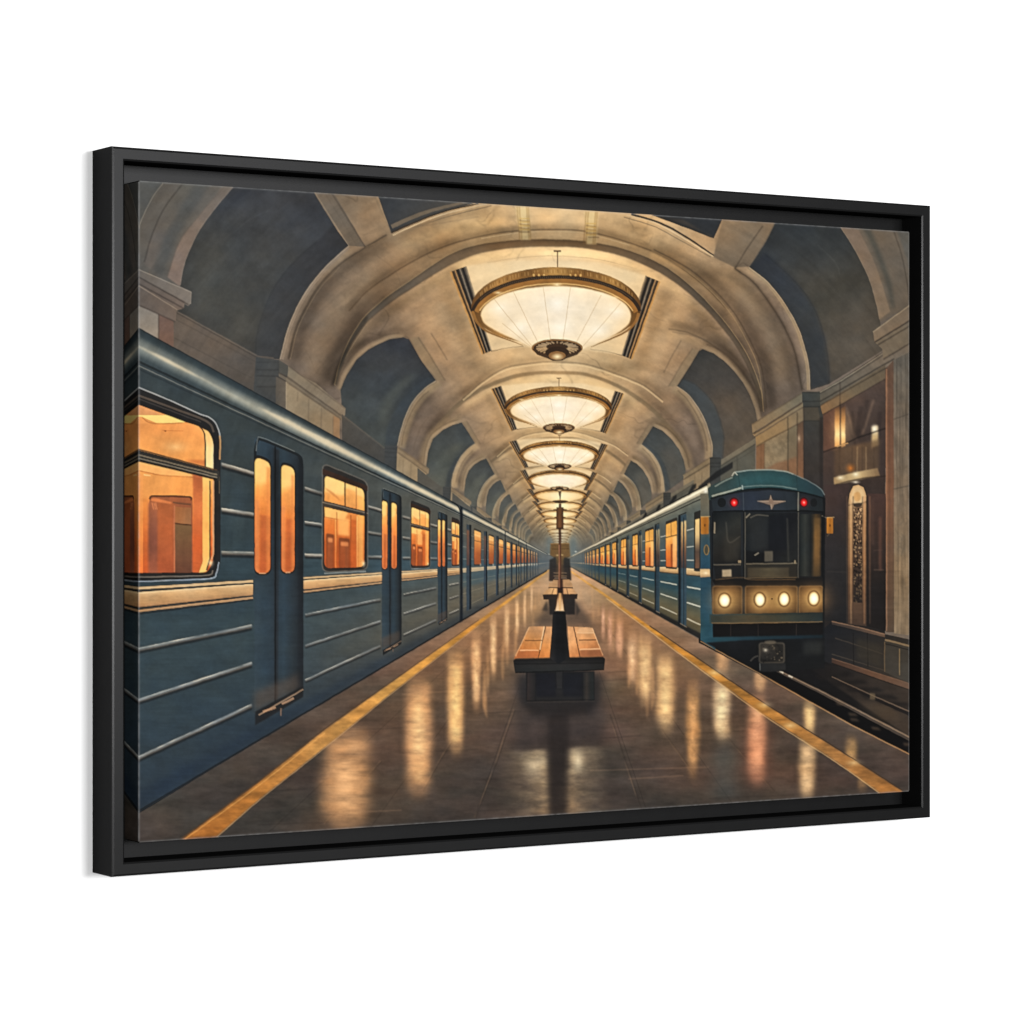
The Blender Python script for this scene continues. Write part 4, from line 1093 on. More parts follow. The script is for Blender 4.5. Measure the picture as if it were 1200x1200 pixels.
    # ---------------- first window (cut by the canvas edge)
    fr = [LT(150, 455)] + spline([LT(162, 455), LT(200, 455), (232, 485.5), (244.5, 490), (252, 497), (256.5, 508), (258, 522)]) + [(258, 640)] + spline([(258, 655), (256, 668), (251, 676), (244, 680.5)]) + [LT(150, 684)]
    fill(fr, (44, 43, 43))
    line([LT(150, 455.5)] + spline([LT(162, 455.5), LT(200, 455.5), (232, 486), (244.5, 490.5), (252, 497.5), (256.5, 508.5), (257.5, 522)])[:-4], 1.5, (176, 174, 168), .85, curve=False)
    line(Z0((162, 465), (200, 479), (235, 492), (246, 499), (250, 508)), 2.4, (104, 88, 74), .7)
    line(Z0((162, 469), (200, 483), (235, 496)), 1.4, (70, 64, 60), .9)
    line(Z0((257, 512), (257.6, 522), (257, 540)), 1.7, (196, 146, 92), .9)
    line(Z0((256.5, 560), (256.5, 580)), 1.2, (110, 96, 74), .8)
    line(Z0((150, 683.5), (200, 681.5), (246, 679.5), (253, 673), (256, 660)), 1.5, (150, 160, 168), .9)
    line(Z0((150, 678), (200, 677), (243, 675.5), (249, 670)), 1.4, (120, 110, 98), .9)
    gl = [(150, 470), (162, 476)] + spline([(162, 476), (190, 486), (215, 495.5), (228, 499.5), (238, 504), (245, 509), (249, 520), (249.5, 532)]) + [(249.5, 640)] + spline([(249.5, 650), (248, 661), (243, 670), (240, 672)]) + [(150, 673)]
    ig = lg((0, 480), (0, 672), (232, 150, 84), (234, 154, 82), (238, 160, 84), (232, 140, 68), (214, 106, 48), (194, 88, 42))
    fill(gl, lambda xx, yy: np.clip(ig(xx, yy) * (1 + .14 * fbm(xx / 16, yy / 30, 3, 91)[..., None]), 0, 1))
    cm = clipmask(gl)
    # ceiling of the car: dull wedge, pale strip, cornice
    fill(W1((100, 230), (190, 225), (440, 325), (200, 325), (100, 322)), (212, 146, 92), clip=cm)
    fill(W1((100, 328), (470, 325), (650, 388), (660, 408), (370, 405), (225, 345), (100, 330)), (250, 206, 122), clip=cm)
    fill(W1((100, 345), (215, 350), (310, 400), (330, 412), (100, 412)), (238, 158, 88), clip=cm)
    line(W1((225, 350), (290, 398), (380, 412), (520, 408), (680, 402)), 1.3, (196, 122, 62), .8, clip=cm)
    glow(205, 525, 24, 12, (250, 206, 140), .6, 'mix', clip=cm)
    line(W1((430, 480), (640, 485)), 1, (206, 120, 62), .6, curve=False, clip=cm)
    fill(ell(193.4, 506.6, 1.4, .9), (150, 76, 34), .8, clip=cm)
    fill(W1((650, 775), (860, 775), (860, 840), (720, 800)), (206, 112, 58), .7, soft=1, clip=cm)
    # pale jamb on the right of the glass
    fill(spline(W1((828, 455), (880, 470), (915, 510), (935, 590))) + W1((940, 860), (862, 845)) + spline(W1((862, 600), (852, 520), (828, 455))), lg((0, 505), (0, 548), (242, 176, 104), (244, 206, 138), (246, 214, 150)), clip=cm)
    line(W1((800, 440), (835, 480), (855, 560), (858, 845)), 1.6, (70, 52, 40), .95, clip=cm)
    line(W1((895, 470), (925, 530), (937, 620), (938, 860)), 1.2, (236, 208, 170), .8, clip=cm)
    # lower pane
    fill(W1((100, 800), (200, 795), (720, 915), (730, 945), (430, 930), (200, 885), (100, 880)), (246, 176, 102), clip=cm)
    line(W1((195, 885), (300, 905), (430, 932), (740, 950)), 1.4, (204, 118, 58), .8, clip=cm)
    line(W1((240, 925), (310, 935)), 1.4, (255, 224, 160), .8, curve=False, clip=cm)
    fill(W1((195, 930), (740, 950), (740, 1160), (230, 1160)), (236, 158, 84), .7, soft=1, clip=cm)
    fill(W1((190, 900), (235, 930), (235, 2000), (190, 2000)), lg((0, 560), (0, 672), (240, 160, 88), (236, 146, 74), (226, 118, 56)), clip=cm)
    # inner doorway seen through the pane
    dw = [(175.5, 672), (174.5, 600)] + spline([(174.5, 590), (176, 584.5), (180, 582.5)]) + spline([(220, 583), (223.5, 584.5), (225, 588)]) + [(225.5, 672)]
    fill(dw, lg((0, 585), (0, 672), (168, 96, 60), (154, 84, 58), (150, 86, 62)), clip=cm)
    fill(W2((285, 260), (380, 260), (380, 1000), (285, 1000)), lg((0, 590), (0, 672), (176, 104, 70), (140, 80, 60), (152, 86, 62)), .9, soft=.8, clip=cm)
    fill(W2((380, 260), (545, 250), (545, 1000), (380, 1000)), lg((0, 590), (0, 672), (176, 96, 54), (186, 94, 50), (172, 84, 50)), .9, soft=.8, clip=cm)
    fill(spline(W2((310, 225), (350, 215), (440, 235), (520, 262), (500, 272), (420, 262), (340, 250), (315, 245))), (226, 132, 76), .9, soft=.4, clip=cm)
    for x in (325, 345, 360):
        line(W2((x, 262), (x + 15, 330)), 1.2, (226, 140, 88), .6, curve=False, clip=cm)
    fill(W2((555, 300), (715, 315), (715, 480), (555, 470)), lg((205, 600), (225, 612), (176, 108, 62), (160, 110, 72)), clip=cm)
    fill(W2((555, 480), (720, 490), (722, 1000), (555, 1000)), lg((0, 620), (0, 672), (130, 96, 62), (122, 82, 56), (110, 68, 50)), clip=cm)
    line(W2((545, 470), (720, 488)), 1.6, (96, 62, 38), .9, curve=False, clip=cm)
    line(W2((530, 260), (600, 268), (715, 280)), 2.2, (120, 78, 54), .8, clip=cm)
    line(W2((548, 290), (548, 1000)), 1.6, (196, 116, 76), .8, curve=False, clip=cm)
    line(W2((300, 230), (320, 198), (420, 196), (690, 205), (718, 240)), 2.2, (104, 58, 38), .9, clip=cm)
    # orange post and pale jamb
    fill(W2((735, -60), (832, -40), (832, 860), (790, 970), (735, 970)), lg((0, 555), (0, 672), (190, 104, 60), (222, 120, 66), (204, 96, 48), (206, 98, 50)), soft=.4, clip=cm)
    fill(W1((740, 930), (830, 950), (830, 1060), (760, 1060)), (150, 76, 46), .45, soft=3, clip=cm)
    fill(W2((832, -60), (890, 0), (912, 60), (908, 830), (870, 950), (790, 970), (832, 860)), lg((0, 560), (0, 672), (246, 184, 104), (240, 172, 88), (248, 192, 110)), clip=cm)
    line(W2((905, 40), (905, 820), (870, 940)), 1.6, (50, 44, 42), .9, curve=False)
    line(W2((938, 40), (938, 780), (920, 830)), 1.8, (206, 156, 112), .9, curve=False)
    glow(246, 661, 6, 8, (255, 232, 180), .9)
    # transom
    tr = [LT(150, 529), LT(256.5, 529), LT(256.5, 542.5), LT(150, 542.5)]
    fill(tr, (58, 56, 52))
    line([LT(150, 534.5), LT(254, 534.5)], 1.8, (128, 114, 92), .9, curve=False)
    line([LT(150, 538.5), LT(254, 538.5)], 1.3, (176, 160, 132), .6, curve=False)
    line([LT(150, 541), LT(254, 541)], 1.8, (34, 32, 32), .9, curve=False)
    line([LT(150, 528), LT(254, 528)], 1.4, (92, 66, 44), .9, curve=False)

    # ---------------- the other windows of the first car
    for x0, x1, gx0, gx1, mull in ((377, 430, 379.5, 426, 403.5), (480, 503.5, 481.3, 501.5, 491), (528, 537.7, 528.7, 537, 532.8)):
        s = (x1 - x0) / 53.0
        rad = 7.5 * s + 1
        fill(lquad(LT, x0, x1, 454, 682, rad), (52, 50, 48))
        o = lquad(LT, x0, x1, 455, 681, rad)
        line(o + o[:1], max(1.5 * s, .6), (118, 112, 102), .6, curve=False, soft=.2)
        cmw = glassfill(LT, gx0, gx1, 478, 673, rad * .8, int(x0))
        w = gx1 - gx0
        X = lambda k: gx0 + w * k
        fill([LT(X(0), 478), LT(X(1), 478), LT(X(1), 500), LT(X(.7), 498), LT(X(.4), 512), LT(X(0), 512)], (252, 208, 132), .75, soft=1.2 * s, clip=cmw)
        fill([LT(X(0), 545), LT(X(.6), 545), LT(X(.5), 566), LT(X(0), 566)], (250, 196, 116), .8, soft=1 * s, clip=cmw)
        fill([LT(X(.5), 490), LT(X(.8), 490), LT(X(.8), 530), LT(X(.5), 530)], (236, 160, 84), .7, soft=1 * s, clip=cmw)
        fill([LT(X(.83), 500), LT(X(.98), 500), LT(X(.98), 680), LT(X(.83), 680)], (246, 180, 96), .75, soft=.8 * s, clip=cmw)
        fill([LT(X(.66), 560), LT(X(.82), 560), LT(X(.82), 680), LT(X(.66), 680)], (206, 100, 44), .8, soft=.5 * s, clip=cmw)
        for a, b, t in ((.04, .24, 600), (.36, .64, 606)):
            fill(lquad(LT, X(a), X(b), t, 695, 2 * s), (122, 66, 38), .9, soft=.3 * s, clip=cmw)
            fill(lquad(LT, X(a + .035), X(b - .03), t + 7, 695, 1.6 * s), lg((0, 600), (0, 672), (196, 122, 70), (160, 88, 50), (138, 72, 44)), .95, soft=.35 * s, clip=cmw)
            fill(lquad(LT, X(a + .05), X(b - .04), t + 9, t + 18, 1), (232, 158, 98), .8, soft=.4 * s, clip=cmw)
            fill([LT(X(a + (b - a) * .55), t + 20), LT(X(b - .05), t + 20), LT(X(b - .05), 695), LT(X(a + (b - a) * .55), 695)], (132, 82, 54), .6, soft=.6 * s, clip=cmw)
        for k, c in ((.31, (184, 96, 44)), (.66, (160, 82, 40)), (.82, (250, 196, 118)), (.28, (246, 178, 100))):
            line([LT(X(k), 550), LT(X(k), 690)], max(1.1 * s, .4), c, .7, curve=False, clip=cmw)
        line([LT(X(0), 566), LT(X(.66), 566)], max(1 * s, .4), (190, 104, 52), .7, curve=False, clip=cmw)
        taper([LT(X(0), 505), LT(X(.2), 512), LT(X(.42), 524)], 3 * s, (206, 122, 62), .6, soft=.6 * s, clip=cmw)
        fill([LT(X(0), 610), LT(X(.84), 610), LT(X(.84), 690), LT(X(0), 690)], (178, 78, 34), .35, soft=5 * s, clip=cmw)
        fill([LT(X(.34), 560), LT(X(.62), 560), LT(X(.62), 600), LT(X(.34), 600)], (242, 176, 100), .8, soft=.8 * s, clip=cmw)
        line([LT(mull, 476), LT(mull, 537)], max(1.5 * s, .5), (92, 58, 34), .9, curve=False)
        line([LT(X(.8), 480), LT(X(.8), 537)], max(1 * s, .4), (150, 92, 50), .6, curve=False)
        fill([LT(x0, 532), LT(x1, 532), LT(x1, 545), LT(x0, 545)], (74, 64, 56))
        line([LT(x0, 536), LT(x1, 536)], max(1.4 * s, .5), (134, 120, 102), .8, curve=False)
        fill([LT(x0, 466), LT(x1, 466), LT(x1, 479), LT(x0, 479)], (72, 46, 34), .8, clip=clipmask(o))
        line([(gx1 + 1.6 * s, LT(gx1, 480)[1]), (gx1 + 1.6 * s, LT(gx1, 660)[1])], 2.4 * s, (44, 40, 40), .9, curve=False)
        glow(gx1 - 1, 662, 4 * s, 7 * s, (255, 226, 170), .8)
        line([LT(x0 + 2 * s, 684), LT(x1 - 2 * s, 684)], max(1.4 * s, .5), (150, 150, 144), .7, curve=False)

    # ---------------- doors of the first car
    for x0, x1, l0, l1, r0, r1, mid in ((297.5, 354.5, 298, 316, 329, 344.5, 322), (446.5, 469.5, 447, 453, 458, 464, 456), (512, 523.3, 512.4, 515.2, 517.6, 520.3, 516.6)):
        s = (x1 - x0) / 57.0
        d = lquad(LT, x0, x1, 456, 908, 8 * s)
        dc = lg((x0, 0), (x1, 0), (53, 66, 74), (49, 63, 72), (45, 56, 64), (49, 63, 72), (44, 52, 57), (34, 37, 41))
        fill(d, lambda xx, yy: dc(xx, yy) * (1 + .07 * fbm(xx / 8, yy / 60, 3, 95)[..., None]))
        o = lquad(LT, x0 + .3, x1 - 1.5 * s, 458, 470, 8 * s)
        line([LT(x0 + 1, 520), LT(x0 + 1, 480), LT(x0 + 4 * s, 462), LT(x0 + 9 * s, 458), LT(x1 - 10 * s, 458), LT(x1 - 4 * s, 464), LT(x1 - 1.5 * s, 480)], 3 * s, (34, 38, 40), .9)
        line([LT(x0 + 2, 480), LT(x0 + 4 * s, 459), LT(x0 + 10 * s, 454.5), LT(x1 - 10 * s, 454.5)], max(1 * s, .4), (120, 122, 116), .7)
        fill([LT(x1 - 5 * s, 470), LT(x1, 474), LT(x1, 906), LT(x1 - 6 * s, 906)], (36, 40, 44), .85, soft=.8 * s)
        fill([LT(mid - 2.6 * s, 464), LT(mid + 4.4 * s, 464), LT(mid + 3 * s, 906), LT(mid - 1 * s, 906)], (42, 46, 50), .85, soft=.6 * s)
        line([LT(mid, 460), LT(mid, 908)], max(1.6 * s, .6), (26, 29, 32), .9, curve=False)
        fill([LT(x0, 870), LT(x1 - 5 * s, 870), LT(x1 - 5 * s, 900), LT(x0, 902)], (96, 74, 58), .45, soft=3 * s)
        for g0, g1, tt in ((l0, l1, 490), (r0, r1, 486)):
            q = lquad(LT, g0 - .8 * s, g1 + 1.2 * s, tt - 5, 682, 8.5 * s)
            fill(q, (38, 36, 36), .9)
            cmd = glassfill(LT, g0, g1, tt, 679, 8 * s, int(g0))
            fill([LT(g0, tt), LT(g1, tt), LT(g1, tt + 34), LT(g0, tt + 46)], (252, 206, 126), .7, soft=2 * s, clip=cmd)
            fill([LT(g0 + (g1 - g0) * .35, 582), LT(g1, 582), LT(g1, 690), LT(g0 + (g1 - g0) * .35, 690)], (184, 92, 50), .65, soft=1 * s, clip=cmd)
            fill([LT(g0 + (g1 - g0) * .75, 500), LT(g1, 500), LT(g1, 690), LT(g0 + (g1 - g0) * .75, 690)], (214, 128, 66), .6, soft=.8 * s, clip=cmd)
            fill([LT(g0, 560), LT(g0 + (g1 - g0) * .3, 560), LT(g0 + (g1 - g0) * .3, 690), LT(g0, 690)], (214, 134, 80), .6, soft=.8 * s, clip=cmd)
            line([LT(g0 + 5 * s, 679), LT(g1 - 5 * s, 679)], max(1.2 * s, .4), (226, 172, 124), .8, curve=False)
        # threshold
        a, b = LT(x0 + 1, 908), LT(x1, 906)
        fill([(a[0], a[1] - 4 * s), (b[0], b[1] - 5 * s), (b[0], b[1] + 8 * s), (a[0], a[1] + 12 * s)], (36, 37, 39), .95, soft=.4 * s)
        line([(a[0] + 4 * s, a[1]), (b[0], b[1] - 1 * s)], max(1.6 * s, .5), (148, 122, 98), .85, curve=False)
        line([(a[0] + 9 * s, a[1] - 4 * s), (a[0] + 24 * s, a[1] - 9 * s)], max(2.6 * s, .6), (176, 136, 104), .75, curve=False)
        line([(a[0] + 31 * s, a[1] - 13 * s), (a[0] + 45 * s, a[1] - 20 * s)], max(2.6 * s, .6), (176, 136, 104), .75, curve=False)
        line([(a[0] + 30 * s, a[1] - 8 * s), (a[0] + 30 * s, a[1] + 1 * s)], max(2 * s, .6), (130, 100, 80), .7, curve=False)
    # car joint
    fill([LT(538, 386), LT(541.3, 386), LT(541.3, 958), LT(538, 958)], (28, 36, 46), .95, soft=.3)
    line(Z0((528, 589), (535, 594), (538.5, 601), (539.4, 612), (539.6, 700)), 1.4, (30, 34, 40), .9)
    # ---------------- cars further off
    def farcar(doors, wins, joints):
        for x0, x1 in doors:
            fill([LT(x0, 462), LT(x1, 462), LT(x1, 918), LT(x0, 918)], (56, 68, 78), .95)
            fill([LT(x0 + (x1 - x0) * .62, 458), LT(x1, 458), LT(x1, 918), LT(x0 + (x1 - x0) * .62, 918)], (30, 38, 46), .95)
            if x1 - x0 > 3:
                fill([LT(x0 + .4, 492), LT(x0 + (x1 - x0) * .55, 492), LT(x0 + (x1 - x0) * .55, 678), LT(x0 + .4, 678)], lg((0, 600), (0, 665), (150, 96, 62), (92, 62, 54)), .9, soft=.3)
        for x0, x1 in wins:
            fill(lquad(LT, x0 - .4, x1 + .5, 468, 682, 1.2), (62, 60, 56), .9)
            fill(lquad(LT, x0, x1, 480, 674, 1.0), lg((0, LT(x0, 480)[1]), (0, LT(x0, 674)[1]), (226, 172, 104), (200, 130, 68), (172, 92, 48), (150, 78, 44)), soft=.2)
            line([LT(x0, 538), LT(x1, 538)], .8, (92, 66, 44), .8, curve=False)
            if x1 - x0 > 3:
                line([LT(x0, 505), LT(x1, 505)], 1.6, (252, 216, 150), .5, soft=.5, curve=False)
            glow(x1 - .6, 663, 1.6, 3, (255, 232, 180), .6)
        for x in joints:
            line([LT(x, 392), LT(x, 948)], 1.0, (30, 40, 48), .85, curve=False)
    fill([LT(541.5, 694), LT(646, 694), LT(646, 714), LT(541.5, 714)], (186, 160, 124), .85)
    line([LT(541.5, 694), LT(646, 694)], .9, (226, 200, 158), .7, w1=.4, curve=False)
    fill([LT(541.5, 722), LT(640, 722), LT(640, 790), LT(541.5, 790)], (58, 84, 96), .5, soft=1.2)
    for t in (762, 822, 889):
        line([LT(541.5, t), LT(600, t)], .9, (150, 136, 108), .35, w1=.4, curve=False)
    for t in (517, 583, 646):
        line([LT(541.5, t), LT(585, t)], .8, (170, 160, 136), .35, w1=.4, curve=False)
    farcar([(545.5, 551.3), (566, 570), (580, 583.2), (590.3, 592), (597.5, 599.3), (603.5, 605), (608.7, 610), (612.8, 614), (616.5, 617.6), (620, 621), (623, 624), (626, 627), (629, 629.8)],
           [(554.8, 562.5), (572, 577.5), (583.8, 588.5), (593, 596.8), (600, 603), (605.5, 608.2), (610.4, 612.4), (614.2, 616.2), (618, 619.6), (621.4, 622.8), (624.4, 625.6), (627.2, 628.4)],
           [591, 607, 616])
    fill([LT(600, 400), LT(650, 400), LT(650, 950), LT(600, 950)], (96, 102, 104), lambda xx, yy: np.clip((xx - 606) / 36, 0, 1) * .85, soft=.5)
    line([LT(600, 406), LT(640, 406)], 1.1, (196, 186, 160), .6, w1=.4, curve=False)


def train_right():
    body = [RT(664, 570), RT(831.5, 570), RT(831.5, 755), RT(664, 755)]
    def bcol(xx, yy):
        m = (yy - 660) / np.maximum(xx - 657, 3) * 171 + 660
        c = stops(np.clip((m - 570) / 185, 0, 1), [(150, 138, 112), (104, 104, 90), (86, 92, 86), (80, 90, 88), (64, 80, 84), (46, 74, 84), (48, 74, 82), (84, 84, 68), (100, 88, 62), (80, 74, 56), (52, 50, 46)],
                  [0, .08, .14, .3, .45, .62, .7, .82, .9, .95, 1])
        return c * (1 + .10 * fbm(xx / 12, yy / 12, 3, 103)[..., None])
    fill(body, bcol)
    # roof edge with a long highlight
    line([RT(664, 569), RT(828, 569)], .8, (40, 38, 36), .9, w1=2.4, curve=False)
    line([RT(664, 574), RT(828, 574)], 1.2, (182, 168, 138), .95, w1=6.5, curve=False, soft=.4)
    line([RT(670, 573), RT(828, 573)], .6, (240, 226, 196), .95, w1=2.6, curve=False, soft=.3)
    line([RT(664, 579), RT(822, 579)], .6, (92, 88, 76), .8, w1=2, curve=False)
    line([RT(664, 583), RT(822, 583)], .4, (54, 54, 50), .9, w1=1.6, curve=False)
    glow(826, 577, 5, 5, (250, 240, 214), .8)
    # ventilator boxes on the roof edge
    for x0, x1 in ((818, 858), (806, 815), (784, 792), (768, 773), (752, 757)):
        s = (x0 - 657) / 171
        fill([RT(x0, 570), RT(x1, 566), RT(x1, 560), RT((x0 + x1) / 2, 560), RT(x0, 566)], (38, 38, 38), .85, soft=.5)
    cream = lambda xx, yy: stops(np.clip(((yy - 660) / np.maximum(xx - 657, 3) * 171 - 9) / 9, 0, 1), [(206, 176, 130), (184, 148, 102), (140, 108, 74)])
    fill([RT(664, 668.5), RT(831, 668.5), RT(831, 678.5), RT(664, 678.5)], (70, 62, 50))
    fill([RT(664, 669), RT(831, 669), RT(831, 677), RT(664, 677)], cream)
    line([RT(664, 669.5), RT(831, 669.5)], .4, (236, 208, 160), .7, w1=1.2, curve=False)
    fill([RT(664, 755), RT(831, 755), RT(831, 748), RT(664, 748)], (38, 38, 38), .85, soft=.4)

    doors = [(794, 803.5), (766.5, 772), (747.5, 751), (733.5, 736.3), (721.5, 723.6), (713.8, 715.2), (708, 709.4), (700.6, 701.8), (696.2, 697.2), (692.2, 693.2), (689, 689.9), (686, 686.8), (683.6, 684.3), (681.4, 682)]
    wins = [(779.5, 792.3), (755.5, 764.8), (740.4, 746.2), (727, 732.4), (716.8, 720.8), (710, 713.2), (702.8, 707), (697.8, 700.2), (693.6, 695.8), (690.2, 691.8), (687, 688.6), (684.6, 685.6)]
    for k, (x0, x1) in enumerate(doors):
        w = x1 - x0
        fill(lquad(RT, x0, x1, 594, 750, min(1.6, w * .2)), (52, 72, 84), .95)
        fill([RT(x0, 593), RT(x0 + w * .3, 593), RT(x0 + w * .3, 752), RT(x0, 752)], (26, 32, 38), .95, soft=.3)
        line([RT(x0, 592.5), RT(x1, 592.5)], max(.5, w * .14), (30, 32, 34), .9, curve=False)
        if w > 1.3:
            for a, b in ((.36, .56), (.74, .96)):
                fill([RT(x0 + w * a, 603), RT(x0 + w * b, 603), RT(x0 + w * b, 669), RT(x0 + w * a, 669)], lg((0, RT(x0, 603)[1]), (0, RT(x0, 669)[1]), (236, 196, 128), (196, 140, 78), (126, 78, 50), (78, 54, 46)), soft=.25)
            line([RT(x0 + w * .66, 598), RT(x0 + w * .66, 750)], max(.5, w * .08), (28, 38, 44), .9, curve=False)
            line([RT(x0 + w * .2, 749), RT(x1 + w * .1, 749)], .9, (150, 118, 84), .7, curve=False)
    for k, (x0, x1) in enumerate(wins):
        w = x1 - x0
        fill(lquad(RT, x0 - .5, x1 + .4, 594, 671, min(1.5, w * .2)), (58, 52, 44), .95)
        fill(lquad(RT, x0, x1, 599, 668, min(1.3, w * .2)), lg((0, RT(x0, 599)[1]), (0, RT(x0, 668)[1]), (218, 158, 74), (232, 160, 76), (214, 116, 46), (190, 92, 44)), soft=.15)
        fill([RT(x0 + w * .62, 622), RT(x1, 622), RT(x1, 668), RT(x0 + w * .62, 668)], (236, 196, 132), .55, soft=.4)
        fill([RT(x0 + w * .42, 632), RT(x0 + w * .62, 632), RT(x0 + w * .62, 668), RT(x0 + w * .42, 668)], (150, 72, 36), .8, soft=.2)
        line([RT(x0, 620), RT(x1, 620)], max(.6, w * .09), (92, 66, 38), .9, curve=False)
        line([RT(x0 + w * .48, 599), RT(x0 + w * .48, 620)], max(.4, w * .06), (120, 78, 40), .8, curve=False)
    # last small window next to the cab, with louvred stripes between
    fill(lquad(RT, 812.5, 820, 596, 672, 1.5), (50, 48, 44))
    fill([RT(814, 606), RT(818.6, 606), RT(818.6, 668), RT(814, 668)], lg((0, 608), (0, 668), (226, 190, 126), (206, 172, 116), (84, 66, 54), (112, 78, 56)))
    for x0, x1 in ((803.8, 812), (773, 779), (752, 755)):
        for t in (617, 640, 658):
            line([RT(x0, t), RT(x1, t)], 1.3 * (x0 - 657) / 150, (196, 188, 168), .8, curve=False)
    for x0, x1 in ((804, 820), (773, 792.5), (752, 765.5), (737, 746), (724, 732)):
        for t, a in ((694, .9), (715.5, .85), (737.5, .7)):
            line([RT(x0, t), RT(x1, t)], 1.6 * (x0 - 657) / 150, (206, 200, 180), a * min(1, (x0 - 690) / 80), curve=False)
    line([RT(722, 585), RT(722, 752)], .9, (30, 34, 38), .9, curve=False)
    fill([RT(664, 580), RT(712, 580), RT(712, 752), RT(664, 752)], (104, 108, 106), lambda xx, yy: np.clip((704 - xx) / 34, 0, 1) * .85, soft=.5)
    # ------------------------------- cab
    # corner pillar, blue
    fill(M((240, 300), (330, 300), (345, 1400), (240, 1330)), lg((0, 590), (0, 755), (104, 96, 78), (76, 82, 76), (46, 74, 88), (38, 68, 82), (40, 72, 84), (44, 76, 86)))
    fill(M((250, 600), (312, 600), (318, 1300), (262, 1300)), (34, 68, 84), .45, soft=2)
    line(M((312, 430), (312, 900)), 1.4, (28, 34, 38), .8, curve=False)
    fill(M((238, 832), (305, 832), (308, 886), (238, 890)), lg((0, 668), (0, 679), (196, 158, 108), (214, 178, 128), (140, 104, 70)))
    glow(826, 673, 5, 4, (244, 214, 160), .6)
    fill(ell(827, 646, 3, 6), (74, 66, 50), .8, soft=.5); line(ell(827, 646, 2.6, 5.6) + [(829.6, 646)], 1, (150, 112, 60), .8)
    face = M((300, 330), (330, 300), (540, 250), (920, 270), (1120, 330), (1108, 1330), (330, 1370), (312, 900))
    fill(face, lg((840, 600), (965, 640), (36, 40, 44), (32, 35, 38), (27, 29, 32)))
    # roof dome
    dome = spline(M((290, 262), (330, 235), (400, 205), (470, 175), (490, 145))) + spline(M((490, 145), (600, 132), (720, 131), (820, 140), (890, 160), (960, 195), (1040, 235), (1095, 275), (1116, 320))) \
        + spline(M((1116, 335), (1020, 308), (930, 288), (830, 272), (720, 264), (620, 268), (530, 280), (420, 308), (300, 345)))
    fill(dome, lg((845, 570), (965, 580), (52, 68, 66), (47, 74, 74), (44, 74, 75), (42, 66, 70), (40, 54, 58)))
    cmd = clipmask(dome)
    line(M((480, 148), (600, 134), (720, 132), (830, 142), (895, 162)), 1.6, (146, 150, 138), .75)
    line(M((895, 162), (1000, 212), (1080, 262), (1115, 310)), 1.3, (110, 118, 114), .7)
    fill(M((500, 190), (700, 170), (900, 190), (900, 240), (700, 225), (520, 245)), (50, 88, 88), .5, soft=3, clip=cmd)
    line(M((505, 160), (520, 270)), 1.2, (40, 60, 62), .6, curve=False, clip=cmd)
    line(M((915, 170), (925, 285)), 1.2, (40, 60, 62), .6, curve=False, clip=cmd)
    line(M((310, 335), (420, 305), (530, 278), (620, 266), (720, 262), (830, 270), (930, 286), (1020, 306), (1110, 332)), 1.8, (24, 28, 30), .9)
    line(M((320, 318), (420, 290), (530, 258)), 2, (170, 166, 146), .8)
    line(M((535, 240), (538, 270)), 1.4, (190, 190, 176), .7, curve=False)
    line(M((540, 252), (640, 244), (720, 243), (830, 252), (920, 268)), 1.4, (104, 116, 110), .8)
    line(M((460, 175), (480, 150), (500, 170)), 1.4, (176, 170, 150), .8)
    line(M((340, 250), (400, 215), (465, 185)), 1.6, (150, 148, 130), .6)
    # light band under the dome
    fill(M((318, 340), (430, 310), (540, 290), (720, 275), (930, 292), (1100, 335), (1110, 420), (540, 425), (330, 430)), lg((835, 590), (965, 595), (40, 46, 50), (42, 48, 58), (46, 52, 60), (36, 42, 46), (34, 38, 40)))
    line(M((330, 428), (540, 422), (930, 420), (1108, 430)), 2.2, (22, 24, 26), .9, curve=False)
    line(M((930, 288), (928, 420)), 1.4, (120, 118, 104), .8, curve=False)
    line(M((540, 290), (545, 420)), 1.2, (64, 70, 74), .7, curve=False)
    for x, y, rx, ry in ((476, 360, 27, 29), (968, 360, 25, 30)):
        cx, cy = 780 + x / 6, 530 + y / 6
        fill(ell(cx, cy, rx / 6 + .8, ry / 6 + .8), (30, 22, 22))
        fill(ell(cx, cy, rx / 6, ry / 6), rg(cx, cy + .5, rx / 6, ry / 6, (250, 120, 100), (232, 42, 38), (180, 22, 24), (90, 14, 16)))
        glow(cx, cy, 11, 11, (200, 20, 20), .35)
        glow(cx, cy, 2, 2, (255, 220, 210), .9)
    fill(ell(845, 590.5, 5, 5.5), (26, 29, 31), .9); fill(ell(953, 590.5, 4, 5), (28, 30, 32), .9)
    # winged star emblem
    st = M((735, 308), (748, 345), (780, 348), (842, 354), (790, 368), (758, 378), (742, 412), (728, 380), (690, 368), (638, 354), (690, 348), (722, 345))
    fill(st, (126, 106, 90), .95); line(st + st[:1], .7, (70, 58, 50), .6, curve=False)
    line(M((735, 310), (738, 410)), .8, (176, 154, 130), .7, curve=False); line(M((640, 354), (840, 354)), .8, (176, 154, 130), .6, curve=False)
    fill(ell(903, 589, 2.6, 3), (122, 100, 84), .9)
    # windscreens
    fill(lquad(lambda x, y: (x, y), 835, 867.5, 602, 662, 2.5), lg((835, 605), (867, 660), (26, 30, 32), (44, 45, 42), (38, 36, 33), (24, 26, 28)))
    fill(M((400, 590), (520, 610), (515, 780), (405, 780)), (58, 54, 46), .55, soft=2); line(M((420, 500), (440, 640), (520, 600)), 1, (92, 84, 72), .6, soft=.3)
    fill(lquad(lambda x, y: (x, y), 873, 933.5, 602.5, 662, 2.5), lg((873, 610), (930, 650), (34, 37, 38), (28, 31, 33), (26, 27, 30), (36, 37, 36)))
